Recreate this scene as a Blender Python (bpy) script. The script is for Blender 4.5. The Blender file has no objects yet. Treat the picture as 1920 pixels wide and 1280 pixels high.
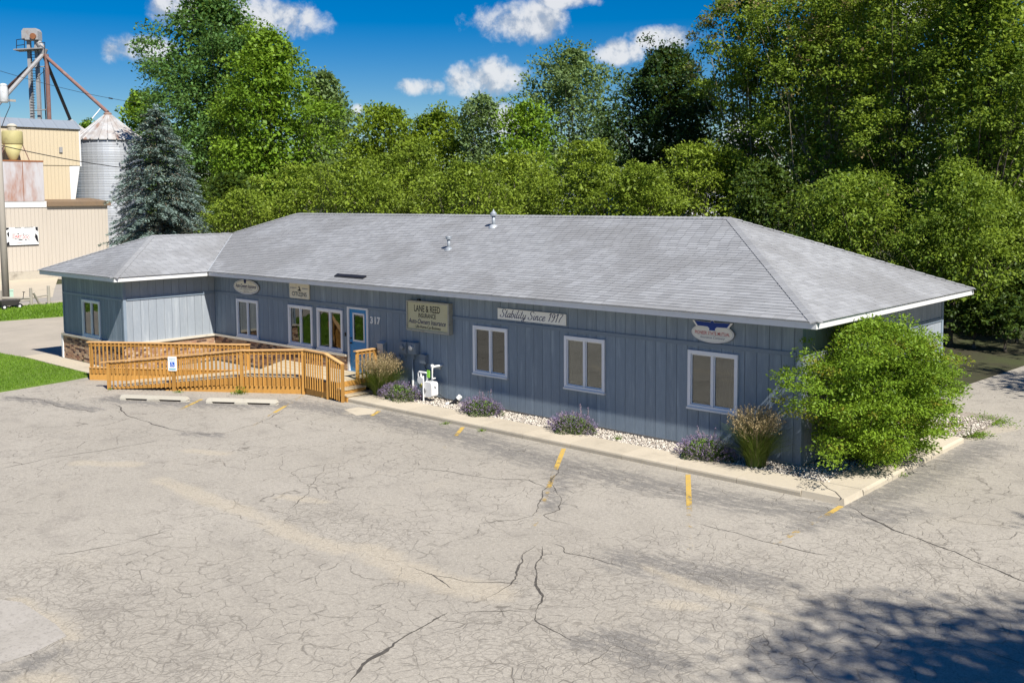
import bpy, math, random
import numpy as np
from mathutils import Vector, Matrix
R = math.radians
random.seed(7)
rng = np.random.default_rng(7)
C = bpy.context.scene.collection
SC = bpy.context.scene

# ------------------------------------------------------------------ camera (solved from roof corners, verticals, door height)
FPX, CXP, CYP = 1896.5, 944.26, 525.34          # focal length and principal point in pixels of a 1920 x 1280 frame
CAM = np.array([9.4933, -19.9899, 6.1252]); YAW, PITCH, ROLL = R(42.6986), R(4.7291), R(-0.4149)
_fw = np.array([-math.sin(YAW)*math.cos(PITCH), math.cos(YAW)*math.cos(PITCH), -math.sin(PITCH)])
_r0 = np.array([math.cos(YAW), math.sin(YAW), 0.0]); _u0 = np.cross(_r0, _fw)
_rt = _r0*math.cos(ROLL) + _u0*math.sin(ROLL); _up = -_r0*math.sin(ROLL) + _u0*math.cos(ROLL)
cd = bpy.data.cameras.new('camera'); cam = bpy.data.objects.new('camera', cd); C.objects.link(cam)
cd.sensor_width = 36; cd.sensor_fit = 'HORIZONTAL'; cd.lens = FPX/1920*36
cd.shift_x = (960-CXP)/1920; cd.shift_y = (CYP-640)/1920
cd.clip_start = 0.1; cd.clip_end = 5000
cam.matrix_world = Matrix(((_rt[0], _up[0], -_fw[0], CAM[0]), (_rt[1], _up[1], -_fw[1], CAM[1]), (_rt[2], _up[2], -_fw[2], CAM[2]), (0, 0, 0, 1)))
SC.camera = cam
def ray(px, py): return _fw + _rt*(px-CXP)/FPX - _up*(py-CYP)/FPX
def at(px, py, depth): return CAM + ray(px, py)*depth
def on_z(px, py, z=0.0): d = ray(px, py); return CAM + d*((z-CAM[2])/d[2])
def on_x(px, py, X): d = ray(px, py); return CAM + d*((X-CAM[0])/d[0])
def on_y(px, py, Y): d = ray(px, py); return CAM + d*((Y-CAM[1])/d[1])

# ------------------------------------------------------------------ light, sky, exposure
SUN = Vector((0.833, -0.225, 1.0)).normalized()
SUN_EL = math.asin(SUN.z); SUN_ROT = math.atan2(SUN.x, SUN.y)
SKY_S = 0.058
ld = bpy.data.lights.new('sun', 'SUN'); ld.energy = 5.0; ld.angle = R(0.55); ld.color = (1.0, 0.95, 0.87)
sun = bpy.data.objects.new('sun', ld); C.objects.link(sun); sun.rotation_euler = (-SUN).to_track_quat('-Z', 'Y').to_euler(); sun.location = (20, -10, 40)
SC.view_settings.view_transform = 'Standard'; SC.view_settings.look = 'None'; SC.view_settings.gamma = 1
SC.view_settings.exposure = 0.55; SC.view_settings.use_curve_mapping = False
SC.cycles.max_bounces = 5; SC.cycles.diffuse_bounces = 2; SC.cycles.glossy_bounces = 3; SC.cycles.transparent_max_bounces = 8; SC.cycles.use_denoising = True
SC.cycles.sample_clamp_indirect = 4.0
SC.cycles.caustics_reflective = False; SC.cycles.caustics_refractive = False
W = bpy.data.worlds.new('World'); SC.world = W; W.use_nodes = True
class NT:
    """tiny node-tree writer"""
    def __init__(s, tree): s.t = tree; s.n = tree.nodes; s.l = tree.links
    def new(s, typ, **kw):
        n = s.n.new(typ)
        for k, v in kw.items(): setattr(n, k, v)
        return n
    def put(s, sock, v):
        if hasattr(v, 'is_output'): s.l.new(v, sock)
        elif v is not None:
            try: sock.default_value = v
            except Exception: sock.default_value = (v, v, v)
    def math(s, op, a, b=None, c=None, clamp=False):
        n = s.new('ShaderNodeMath', operation=op); n.use_clamp = clamp
        for i, v in enumerate((a, b, c)): s.put(n.inputs[i], v)
        return n.outputs[0]
    def vmath(s, op, a, b=None):
        n = s.new('ShaderNodeVectorMath', operation=op); s.put(n.inputs[0], a)
        if b is not None: s.put(n.inputs[1], b) if op != 'SCALE' else s.put(n.inputs['Scale'], b)
        return n.outputs['Value'] if op in ('DOT_PRODUCT', 'LENGTH') else n.outputs[0]
    def mix(s, f, a, b, typ='MIX'):
        n = s.new('ShaderNodeMix', data_type='RGBA', blend_type=typ); n.clamp_factor = True
        s.put(n.inputs[0], f); s.put(n.inputs[6], a if hasattr(a, 'is_output') else (*a[:3], 1)); s.put(n.inputs[7], b if hasattr(b, 'is_output') else (*b[:3], 1))
        return n.outputs[2]
    def noise(s, vec, scale, detail=4, rough=0.55, dist=0.0, out=0):
        n = s.new('ShaderNodeTexNoise'); s.put(n.inputs['Vector'], vec); s.put(n.inputs['Scale'], scale)
        n.inputs['Detail'].default_value = detail; n.inputs['Roughness'].default_value = rough; n.inputs['Distortion'].default_value = dist
        return n.outputs[out]
    def voro(s, vec, scale, feature='F1', out='Distance', rand=1.0):
        n = s.new('ShaderNodeTexVoronoi', feature=feature); s.put(n.inputs['Vector'], vec); s.put(n.inputs['Scale'], scale); n.inputs['Randomness'].default_value = rand
        return n.outputs[out]
    def ss(s, v, a, b, lo=0.0, hi=1.0):
        n = s.new('ShaderNodeMapRange', interpolation_type='SMOOTHSTEP'); s.put(n.inputs[0], v)
        for i, q in enumerate((a, b, lo, hi)): s.put(n.inputs[1+i], q)
        return n.outputs[0]
    def scale(s, vec, xyz):
        n = s.new('ShaderNodeMapping'); s.put(n.inputs[0], vec); n.inputs['Scale'].default_value = xyz; return n.outputs[0]
    def coord(s, k='Object'): return s.new('ShaderNodeTexCoord').outputs[k]
    def pos(s): return s.new('ShaderNodeNewGeometry').outputs['Position']
    def attr(s, name, out='Fac'):
        n = s.new('ShaderNodeAttribute'); n.attribute_name = name; return n.outputs[out]
    def orand(s): return s.new('ShaderNodeObjectInfo').outputs['Random']
    def bump(s, h, strength=0.3, dist=0.02):
        n = s.new('ShaderNodeBump'); n.inputs['Strength'].default_value = strength; n.inputs['Distance'].default_value = dist; s.put(n.inputs['Height'], h); return n.outputs[0]

def build_world():
    w = NT(W.node_tree); w.n.clear()
    sky = w.new('ShaderNodeTexSky', sky_type='NISHITA'); sky.sun_disc = False
    sky.sun_elevation = SUN_EL; sky.sun_rotation = SUN_ROT; sky.altitude = 250; sky.air_density = 1.0; sky.dust_density = 0.1; sky.ozone_density = 3.5
    d = w.coord('Generated')
    # fair-weather cumulus, given by direction, over the whole sky: (pixel x, pixel y, half width, half height) for those in view
    vis = [(268, 98, 62, 27), (352, 22, 60, 30), (505, 34, 105, 38), (975, 40, 96, 40), (912, 148, 66, 40), (780, 162, 46, 17), (1155, 98, 46, 24), (1250, 72, 66, 22),
           (1075, 2, 70, 16), (668, 205, 15, 12), (1730, 190, 60, 40), (1395, 260, 50, 40), (1720, 30, 60, 30), (935, 225, 60, 36)]
    blobs = []
    for px, py, a, b in vis:
        c = ray(px, py); ln = np.linalg.norm(c); blobs.append((c/ln, a/FPX, b/FPX))
    rr = random.Random(5)
    for az in range(0, 360, 40):
        yaw = R(az + rr.uniform(-6, 6)); dy = (yaw - (YAW) + math.pi) % (2*math.pi) - math.pi
        for el in (rr.uniform(6, 20), rr.uniform(24, 50)):
            if abs(dy) < R(33) and el < 22: continue
            e = R(el); blobs.append((np.array([-math.sin(yaw)*math.cos(e), math.cos(yaw)*math.cos(e), math.sin(e)]), rr.uniform(.03, .09), rr.uniform(.015, .04)))
    acc = None; accv = None
    for c, a, b in blobs:
        e1 = np.cross(c, (0, 0, 1)); e1 /= np.linalg.norm(e1); e2 = np.cross(e1, c)
        u = w.vmath('DOT_PRODUCT', d, tuple(e1/a)); v = w.vmath('DOT_PRODUCT', d, tuple(e2/b))
        r2 = w.math('MULTIPLY_ADD', u, u, w.math('MULTIPLY', v, v))
        q = w.math('SUBTRACT', 1.0, r2)
        acc = q if acc is None else w.math('MAXIMUM', acc, q)
    acc = w.math('MAXIMUM', acc, -1.6)
    n1 = w.noise(d, 30, 9, 0.62, 0.2); n2 = w.noise(d, 9, 3, 0.5)
    den = w.math('ADD', acc, w.math('MULTIPLY', w.math('SUBTRACT', n1, 0.52), 4.2))
    den = w.math('ADD', den, w.math('MULTIPLY', w.math('SUBTRACT', n2, 0.5), 1.5))
    fac = w.ss(den, -0.45, 1.0)
    sh = w.noise(w.vmath('ADD', d, (SUN.x*0.012, SUN.y*0.012, 0.014)), 30, 9, 0.62, 0.2)
    lit = w.ss(w.math('ADD', w.math('SUBTRACT', n1, sh), w.math('MULTIPLY', acc, 0.05)), -0.10, 0.11)
    k = 1.0/SKY_S
    cc = w.mix(lit, (0.30*k, 0.34*k, 0.40*k), (0.60*k, 0.60*k, 0.60*k))
    hs = w.new('ShaderNodeHueSaturation'); hs.inputs['Saturation'].default_value = 1.70; hs.inputs['Value'].default_value = 1.0; hs.inputs['Hue'].default_value = 0.512; w.put(hs.inputs['Color'], sky.outputs[0])
    col = w.mix(w.math('MULTIPLY', fac, 0.86), hs.outputs[0], cc)
    bg = w.new('ShaderNodeBackground'); w.put(bg.inputs[0], col); bg.inputs[1].default_value = SKY_S
    o = w.new('ShaderNodeOutputWorld'); w.l.new(bg.outputs[0], o.inputs[0])
build_world()

# ------------------------------------------------------------------ materials
MATS = {}
def material(name, fn=None, base=(.5, .5, .5), rough=.7, spec=.3, metal=0.0):
    m = bpy.data.materials.new(name); m.use_nodes = True; MATS[name] = m
    b = m.node_tree.nodes['Principled BSDF']; t = NT(m.node_tree)
    b.inputs['Base Color'].default_value = (*base, 1); b.inputs['Roughness'].default_value = rough
    b.inputs['Specular IOR Level'].default_value = spec; b.inputs['Metallic'].default_value = metal
    if fn: fn(t, b)
    return m
def worn(base, amt=.25, scale=3.0, dark=(.1, .09, .07), rough=.75, per_obj=.12, streak=(1, 1, 1), spec=.25, metal=0.0, grime=.5, bump=.0):
    """paint/wood/concrete with two scales of soiling and a little variation from piece to piece"""
    def fn(t, b):
        p = t.scale(t.pos(), streak)
        n1 = t.noise(p, scale, 6, .65); n2 = t.noise(p, scale*9, 4, .6)
        v = t.math('ADD', t.math('MULTIPLY', t.math('SUBTRACT', n2, .5), amt*1.2), t.math('MULTIPLY', t.math('SUBTRACT', t.orand(), .5), per_obj*2))
        c = t.mix(t.math('MULTIPLY', t.ss(n1, .48, .78), grime), base, dark)
        h = t.new('ShaderNodeHueSaturation'); t.put(h.inputs['Value'], t.math('ADD', 1.0, v)); t.put(h.inputs['Color'], c)
        t.put(b.inputs['Base Color'], h.outputs[0])
        if bump: t.put(b.inputs['Normal'], t.bump(n2, bump, .01))
    return fn
material('siding', worn((.205, .256, .310), .35, 1.6, (.34, .405, .46), per_obj=.07, streak=(4, 4, .35), grime=.75, bump=.2), rough=.62)
material('siding_faded_sunlit', worn((.300, .335, .372), .3, 1.6, (.44, .475, .50), per_obj=.06, streak=(4, 4, .35), grime=.75, bump=.2), rough=.7)   # paler siding copy for sun-facing walls: fading plus sunlight put into the colour
material('siding_trim', worn((.210, .262, .318), .2, 2.5, (.31, .375, .43), grime=.4), rough=.6)
material('groove', base=(.07, .08, .10), rough=.9)
material('white_paint', worn((.76, .76, .75), .08, 3, (.42, .39, .33), per_obj=.03, grime=.25, streak=(1, 1, 3)), rough=.55)
material('white_vinyl', worn((.80, .81, .83), .05, 5, (.5, .5, .5), per_obj=.02, grime=.2), rough=.4)
material('soffit', base=(.55, .55, .54), rough=.8)
def shingle_fn(t, b):
    p = t.pos(); rn = t.attr('rnd')
    big = t.noise(p, .35, 4, .6); mid = t.noise(t.scale(p, (1, 1, 2)), 2.0, 4, .6); fine = t.noise(p, 90, 2, .6)
    c = t.mix(rn, (.272, .279, .288), (.350, .360, .372))
    c = t.mix(t.math('MULTIPLY', t.ss(big, .44, .60), .75), c, (.238, .241, .244))
    c = t.mix(t.math('MULTIPLY', t.ss(mid, .5, .75), .25), c, (.42, .43, .44))
    c = t.mix(t.math('MULTIPLY', t.ss(fine, .35, .65), .30), c, (.17, .17, .18))
    t.put(b.inputs['Base Color'], c); t.put(b.inputs['Normal'], t.bump(fine, .3, .004))
material('shingle', shingle_fn, rough=.92, spec=.15)
material('roof_felt', base=(.045, .045, .05), rough=.95)
def brick_fn(t, b):
    rn = t.math('ADD', t.attr('rnd'), t.math('MULTIPLY', t.orand(), .0))
    r = t.new('ShaderNodeValToRGB'); e = r.color_ramp.elements; e[0].position = 0; e[0].color = (.09, .055, .045, 1); e[1].position = 1; e[1].color = (.56, .42, .29, 1)
    for ps, cl in ((.22, (.16, .09, .065, 1)), (.3, (.36, .19, .115, 1)), (.55, (.42, .26, .16, 1)), (.8, (.50, .33, .2, 1))): q = e.new(ps); q.color = cl
    t.put(r.inputs[0], rn); n = t.noise(t.pos(), 60, 4, .6)
    t.put(b.inputs['Base Color'], t.mix(t.math('MULTIPLY', t.ss(n, .45, .7), .35), r.outputs[0], (.12, .08, .06))); t.put(b.inputs['Normal'], t.bump(n, .4, .006))
material('brick', brick_fn, rough=.9, spec=.15)
material('mortar', worn((.36, .33, .29), .2, 8), rough=.95)
material('limestone', worn((.56, .51, .42), .15, 4, (.25, .22, .18)), rough=.85)
material('concrete', worn((.50, .44, .34), .16, 1.3, (.30, .26, .20), per_obj=.06, grime=.45, bump=.2), rough=.9)
material('old_concrete', worn((.47, .43, .36), .2, 1.2, (.16, .14, .12), grime=.8, bump=.2), rough=.92)
material('stop_concrete', worn((.50, .465, .385), .18, 4, (.35, .31, .25), grime=.4, bump=.3), rough=.9)
material('wood_stain', worn((.49, .255, .062), .45, 5, (.27, .13, .04), per_obj=.2, streak=(2, 2, 1), grime=.6), rough=.6, spec=.3)
material('wood_cap', worn((.60, .36, .15), .25, 5, (.42, .24, .1), per_obj=.08, grime=.5), rough=.7)
material('wood_deck', worn((.50, .42, .29), .3, 3, (.30, .25, .18), per_obj=.12, streak=(1, 4, 1), grime=.55), rough=.8)
material('wood_grey', worn((.36, .33, .28), .3, 6, (.17, .15, .12), streak=(1, 1, .3)), rough=.9)
material('pole_wood', worn((.33, .30, .26), .25, 5, (.17, .15, .13), streak=(3, 3, .2)), rough=.9)
material('blue_door', worn((.018, .25, .57), .06, 2, (.02, .19, .44), grime=.3), rough=.35, spec=.5)
material('dark_metal', base=(.03, .03, .035), rough=.5, metal=.4)
material('grey_metal', worn((.33, .36, .39), .12, 5, (.2, .2, .2)), rough=.5, metal=.3)
material('galvanised', worn((.50, .53, .55), .15, 3, (.3, .3, .3), grime=.4), rough=.45, metal=.35)
material('chrome', base=(.7, .7, .7), rough=.25, metal=1.0)
material('meter_grey', worn((.22, .26, .30), .1, 6, (.15, .15, .16)), rough=.5)
material('pvc_white', base=(.82, .82, .80), rough=.4)
material('green_tag', base=(.32, .75, .08), rough=.5)
material('yellow_tag', base=(.6, .52, .12), rough=.5)
material('plate_beige', base=(.52, .50, .44), rough=.5)
material('ink_black', base=(.015, .015, .02), rough=.5)
material('ink_navy', base=(.012, .02, .10), rough=.5)
material('ink_blue', base=(.006, .04, .25), rough=.45)
material('ink_red', base=(.50, .03, .03), rough=.5)
material('ink_grey', base=(.32, .32, .32), rough=.6)
material('ink_white', base=(.82, .82, .82), rough=.5)
material('sign_blue', base=(.01, .11, .55), rough=.4)
material('sign_white', base=(.80, .82, .82), rough=.45)
material('ink_teal', base=(.05, .32, .42), rough=.5)
material('sign_cream', worn((.74, .70, .57), .05, 4, (.58, .46, .27), grime=.5), rough=.5)
material('sign_panel', worn((.60, .56, .35), .06, 2.5, (.50, .43, .22), grime=.6), rough=.45)
material('sign_frame', worn((.38, .37, .31), .1, 6), rough=.5, metal=.2)
material('sign_offwhite', worn((.80, .79, .73), .04, 3, (.66, .62, .52), grime=.4), rough=.5)
material('numeral_white', base=(.80, .80, .78), rough=.5)
def glass_fn(t, b):
    m = t.t; out = [n for n in m.nodes if n.type == 'OUTPUT_MATERIAL'][0]
    g = t.new('ShaderNodeBsdfGlossy'); g.inputs['Color'].default_value = (.92, .95, .95, 1); g.inputs['Roughness'].default_value = .015
    tr = t.new('ShaderNodeBsdfTransparent'); tr.inputs['Color'].default_value = (.55, .57, .56, 1)
    f = t.new('ShaderNodeFresnel'); f.inputs[0].default_value = 1.5
    t.put(g.inputs['Normal'], t.bump(t.noise(t.pos(), 1.3, 2, .5), .06, .05))
    mx = t.new('ShaderNodeMixShader'); t.put(mx.inputs[0], t.math('ADD', t.math('MULTIPLY', f.outputs[0], 1.3), .07, clamp=True)); m.links.new(tr.outputs[0], mx.inputs[1]); m.links.new(g.outputs[0], mx.inputs[2])
    m.links.new(mx.outputs[0], out.inputs[0])
material('glass', glass_fn)
material('curtain', worn((.15, .158, .162), .2, 3, (.22, .225, .225), streak=(6, 6, .6)), rough=.9)
material('room_wall', base=(.20, .18, .15), rough=.9)

def asphalt_fn(t, b):
    p = t.pos(); sand = t.attr('sand'); dark = t.attr('dark')
    wob = t.noise(p, .9, 3, .5, out=1); wp = t.vmath('ADD', p, t.vmath('SCALE', t.vmath('SUBTRACT', wob, (.5, .5, .5)), .9))
    big = t.noise(p, .16, 5, .6); mid = t.noise(p, 1.1, 6, .68); fine = t.noise(p, 34, 3, .7); agg = t.voro(p, 75, 'F1', 'Distance')
    c = t.mix(t.ss(big, .35, .68), (.362, .332, .280), (.415, .382, .325))
    c = t.mix(t.math('MULTIPLY', t.ss(mid, .46, .75), .55), c, (.225, .205, .178))
    c = t.mix(t.math('MULTIPLY', t.ss(t.noise(t.scale(p, (1, 1, 1)), .45, 6, .7), .55, .72), .35), c, (.43, .385, .31))
    dk = t.math('MULTIPLY', dark, t.ss(t.math('ADD', t.noise(t.scale(p, (.8, 2.2, 1)), 2.6, 8, .78), t.math('MULTIPLY', dark, .20)), .56, .72), clamp=True)
    c = t.mix(t.math('MULTIPLY', dk, .78), c, (.140, .135, .130))
    sd = t.ss(t.math('ADD', t.math('MULTIPLY', sand, 1.0), t.math('MULTIPLY', t.math('SUBTRACT', mid, .5), 1.5)), .38, .95)
    # fatigue cracking, two sizes, in patches
    e1 = t.voro(wp, .95, 'DISTANCE_TO_EDGE'); e2 = t.voro(wp, 2.6, 'DISTANCE_TO_EDGE'); e3 = t.voro(wp, 5.5, 'DISTANCE_TO_EDGE')
    m1 = t.ss(t.noise(p, .35, 3, .6), .42, .60); m2 = t.ss(t.math('ADD', t.noise(t.vmath('ADD', p, (9, 3, 0)), .3, 3, .6), t.math('MULTIPLY', t.attr('fatigue'), .25)), .40, .60)
    m3 = t.ss(t.math('ADD', t.noise(t.vmath('ADD', p, (31, 17, 0)), .4, 3, .6), t.math('MULTIPLY', t.attr('fatigue'), .35)), .60, .78)
    brk = t.ss(t.noise(p, 3.5, 4, .65), .38, .56)
    k1 = t.math('MULTIPLY', t.ss(e1, .0, .020, 1, 0), t.math('MULTIPLY', m1, brk)); k2 = t.math('MULTIPLY', t.ss(e2, .0, .045, 1, 0), t.math('MULTIPLY', m2, brk)); k3 = t.math('MULTIPLY', t.ss(e3, .0, .08, 1, 0), m3)
    k = t.math('MAXIMUM', k1, t.math('MAXIMUM', t.math('MULTIPLY', k2, .68), t.math('MULTIPLY', k3, .46)))
    c = t.mix(t.math('MULTIPLY', k, .80), c, (.105, .092, .076))
    c = t.mix(t.math('MULTIPLY', sd, .55), c, (.50, .435, .325))
    c = t.mix(t.math('MULTIPLY', t.ss(fine, .40, .62), .32), c, (.16, .145, .125))
    c = t.mix(t.math('MULTIPLY', t.ss(agg, .0, .45, 1, 0), .35), c, (.60, .55, .46))
    g2 = t.noise(p, 13, 3, .75); c = t.mix(t.math('MULTIPLY', t.ss(g2, .50, .72), .42), c, (.17, .155, .135)); c = t.mix(t.math('MULTIPLY', t.ss(g2, .30, .48, 1, 0), .30), c, (.56, .52, .44))
    t.put(b.inputs['Base Color'], c)
    h = t.math('ADD', t.math('MULTIPLY', fine, .5), t.math('MULTIPLY', k, -1.3)); t.put(b.inputs['Normal'], t.bump(h, .55, .012))
material('asphalt', asphalt_fn, rough=.93, spec=.2)
material('crack_fill', worn((.075, .068, .06), .4, 9, (.17, .15, .12), grime=.8), rough=.95)
def patch_fn(t, b):
    p = t.pos(); f = t.noise(p, 40, 3, .7); g = t.noise(p, 13, 3, .75); c = t.mix(t.ss(t.noise(p, 1.5, 5, .6), .35, .7), (.40, .372, .33), (.345, .32, .28))
    t.put(b.inputs['Base Color'], t.mix(t.math('MULTIPLY', t.ss(g, .48, .7), .5), c, (.19, .175, .155))); t.put(b.inputs['Normal'], t.bump(f, .4, .01))
material('patch', patch_fn, rough=.93, spec=.2)
def paint_fn(t, b):
    m = t.t; p = t.pos(); n = t.noise(p, 7, 6, .75); n2 = t.noise(p, 1.1, 3, .6); w = t.attr('wear')
    out = [q for q in m.nodes if q.type == 'OUTPUT_MATERIAL'][0]
    t.put(b.inputs['Base Color'], t.mix(t.ss(n, .4, .7), (.56, .37, .08), (.45, .33, .13)))
    tr = t.new('ShaderNodeBsdfTransparent'); mx = t.new('ShaderNodeMixShader')
    t.put(mx.inputs[0], t.ss(t.math('ADD', t.math('ADD', n, t.math('MULTIPLY', t.math('SUBTRACT', n2, .5), .8)), w), .36, .63)); m.links.new(b.outputs[0], mx.inputs[1]); m.links.new(tr.outputs[0], mx.inputs[2]); m.links.new(mx.outputs[0], out.inputs[0])
material('yellow_paint', paint_fn, rough=.8)
def soil_fn(c1, c2, c3, sc=1.0, fine=30):
    def fn(t, b):
        p = t.pos(); n = t.noise(p, .35*sc, 5, .65); f = t.noise(p, fine, 3, .7); m = t.noise(t.scale(p, (1, .35, 1)), 1.6*sc, 5, .65)
        c = t.mix(t.ss(n, .35, .7), c1, c2); c = t.mix(t.math('MULTIPLY', t.ss(m, .5, .75), .6), c, c3); c = t.mix(t.math('MULTIPLY', t.ss(f, .45, .65), .3), c, (c3[0]*.5, c3[1]*.5, c3[2]*.5))
        t.put(b.inputs['Base Color'], c); t.put(b.inputs['Normal'], t.bump(f, .5, .02))
    return fn
material('grass_soil', soil_fn((.11, .19, .025), (.15, .23, .035), (.07, .12, .02)), rough=.95)
material('forest_soil', soil_fn((.05, .045, .025), (.06, .07, .025), (.035, .03, .018)), rough=.95)
material('gravel_road', soil_fn((.38, .34, .28), (.44, .39, .32), (.30, .27, .23)), rough=.95)
material('far_asphalt', soil_fn((.33, .31, .28), (.37, .34, .30), (.26, .24, .22), .5), rough=.95)
material('bed_soil', soil_fn((.30, .26, .22), (.38, .33, .28), (.20, .16, .13), 4), rough=.95)
material('pebble', lambda t, b: t.put(b.inputs['Base Color'], t.mix(t.attr('rnd'), (.30, .255, .215), (.72, .67, .58))), rough=.85)
def leaf_mat(name, c1, c2, c3=(.3, .2, .12), trans=.32, rough=.5):
    def fn(t, b):
        m = t.t; out = [q for q in m.nodes if q.type == 'OUTPUT_MATERIAL'][0]
        c = t.mix(t.attr('rnd'), c1, c2); c = t.mix(t.attr('odd'), c, c3)
        t.put(b.inputs['Base Color'], c); tl = t.new('ShaderNodeBsdfTranslucent'); t.put(tl.inputs[0], t.mix(.35, c, (.30, .38, .03), 'MIX'))
        mx = t.new('ShaderNodeMixShader'); mx.inputs[0].default_value = trans; m.links.new(b.outputs[0], mx.inputs[1]); m.links.new(tl.outputs[0], mx.inputs[2]); m.links.new(mx.outputs[0], out.inputs[0])
    material(name, fn, rough=rough, spec=.25)
leaf_mat('leaf_cottonwood', (0.050, 0.120, 0.026), (0.170, 0.320, 0.080))
leaf_mat('leaf_bright', (0.085, 0.175, 0.012), (0.275, 0.430, 0.036))
leaf_mat('leaf_grey', (0.105, 0.180, 0.060), (0.240, 0.330, 0.120))
leaf_mat('leaf_yellow', (0.105, 0.170, 0.012), (0.300, 0.400, 0.032))
leaf_mat('leaf_olive', (0.115, 0.180, 0.016), (0.340, 0.440, 0.050))
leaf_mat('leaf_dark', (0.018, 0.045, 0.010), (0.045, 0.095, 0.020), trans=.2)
leaf_mat('leaf_wood', (0.070, 0.135, 0.015), (0.360, 0.480, 0.055), (.36, .24, .13), trans=.40)
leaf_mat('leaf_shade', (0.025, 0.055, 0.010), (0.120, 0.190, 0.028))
leaf_mat('leaf_bush', (0.110, 0.205, 0.016), (0.300, 0.450, 0.038), (.28, .24, .03), trans=.36)
leaf_mat('needle_blue', (.080, .130, .110), (.250, .335, .300), (.26, .22, .11), trans=.1, rough=.6)
leaf_mat('lawn_blade', (.115, .225, .016), (.215, .360, .036), trans=.3)
leaf_mat('reed_green', (0.075, 0.125, 0.018), (0.160, 0.215, 0.040), trans=.25)
leaf_mat('reed_tan', (0.320, 0.235, 0.120), (0.500, 0.395, 0.225), trans=.25)
leaf_mat('mint_leaf', (0.085, 0.125, 0.040), (0.170, 0.220, 0.085), (.16, .30, .03), trans=.2)
leaf_mat('mint_flower', (0.170, 0.120, 0.235), (0.310, 0.245, 0.385), (.30, .25, .24), trans=.2)
leaf_mat('weed_leaf', (0.100, 0.200, 0.020), (0.220, 0.340, 0.030), trans=.3)
def bark_fn(t, b):
    n = t.noise(t.scale(t.pos(), (6, 6, 1)), 2, 5, .7); t.put(b.inputs['Base Color'], t.mix(t.ss(n, .35, .7), (.075, .06, .045), (.20, .175, .14))); t.put(b.inputs['Normal'], t.bump(n, .5, .03))
material('bark', bark_fn, rough=.95)
material('pale_bark', worn((.34, .29, .22), .3, 6, (.18, .15, .12)), rough=.9)
def rib_fn(base, dark, per=.3, axis=1, rust=0.0):
    def fn(t, b):
        p = t.pos(); s = t.new('ShaderNodeSeparateXYZ'); t.put(s.inputs[0], p); u = s.outputs[axis]
        w = t.math('ABSOLUTE', t.math('SUBTRACT', t.math('FRACT', t.math('DIVIDE', u, per)), .5))
        n = t.noise(t.scale(p, (1, 1, .25)), .8, 5, .65); n2 = t.noise(t.scale(p, (1, 1, .3)), .45, 5, .7)
        c = t.mix(t.math('MULTIPLY', t.ss(n, .45, .75), .4), base, dark)
        if rust: c = t.mix(t.math('MULTIPLY', t.ss(n2, .62-.2*rust, .72), min(1, rust)), c, (.33, .12, .045))
        t.put(b.inputs['Base Color'], c); t.put(b.inputs['Normal'], t.bump(t.ss(w, .36, .46), .6, .04))
    return fn
material('tan_siding', rib_fn((.60, .51, .36), (.53, .45, .33)), rough=.6)
material('pale_siding', rib_fn((.52, .47, .405), (.46, .415, .355)), rough=.6)
material('rusty_tank', rib_fn((.54, .53, .55), (.40, .37, .36), 5, 1, 1.0), rough=.6, metal=.15)
material('mill_roof', rib_fn((.27, .31, .36), (.22, .25, .28), .9), rough=.5, metal=.2)
material('silo_steel', rib_fn((.50, .53, .57), (.40, .42, .45), 5, 2, .15), rough=.48, metal=.35)
def silo_roof_fn(t, b):
    p = t.pos(); n = t.noise(t.scale(p, (1, 1, .6)), 1.3, 5, .7); n2 = t.noise(p, .7, 4, .6)
    c = t.mix(t.ss(n, .42, .62), (.45, .45, .45), (.36, .33, .31)); c = t.mix(t.math('MULTIPLY', t.ss(t.math('ADD', n2, t.math('MULTIPLY', t.math('SUBTRACT', t.orand(), .5), .3)), .56, .66), .7), c, (.28, .14, .085)); t.put(b.inputs['Base Color'], c)
material('silo_roof', silo_roof_fn, rough=.6, metal=.1)
material('rust_pipe', worn((.22, .12, .10), .3, 2, (.30, .28, .27)), rough=.7)
material('leg_steel', worn((.36, .36, .36), .3, 2, (.25, .15, .1), grime=.6), rough=.6, metal=.2)
material('cyclone_yellow', worn((.46, .41, .19), .15, 1.5, (.27, .23, .11), grime=.8), rough=.6)
material('rust', worn((.27, .11, .05), .3, 2, (.14, .08, .05)), rough=.85)
material('pale_metal_roof', rib_fn((.62, .64, .68), (.5, .5, .54), .6, 0), rough=.5, metal=.1)
material('tar_roof', worn((.20, .14, .09), .3, 1, (.10, .09, .08)), rough=.9)
material('transformer', worn((.68, .69, .70), .08, 4), rough=.45)
material('wire', base=(.04, .04, .045), rough=.6)
material('pedestal_green', base=(.42, .58, .47), rough=.5)
material('cart_red', base=(.06, .055, .055), rough=.5)
material('rubber', base=(.02, .02, .022), rough=.9)

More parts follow.
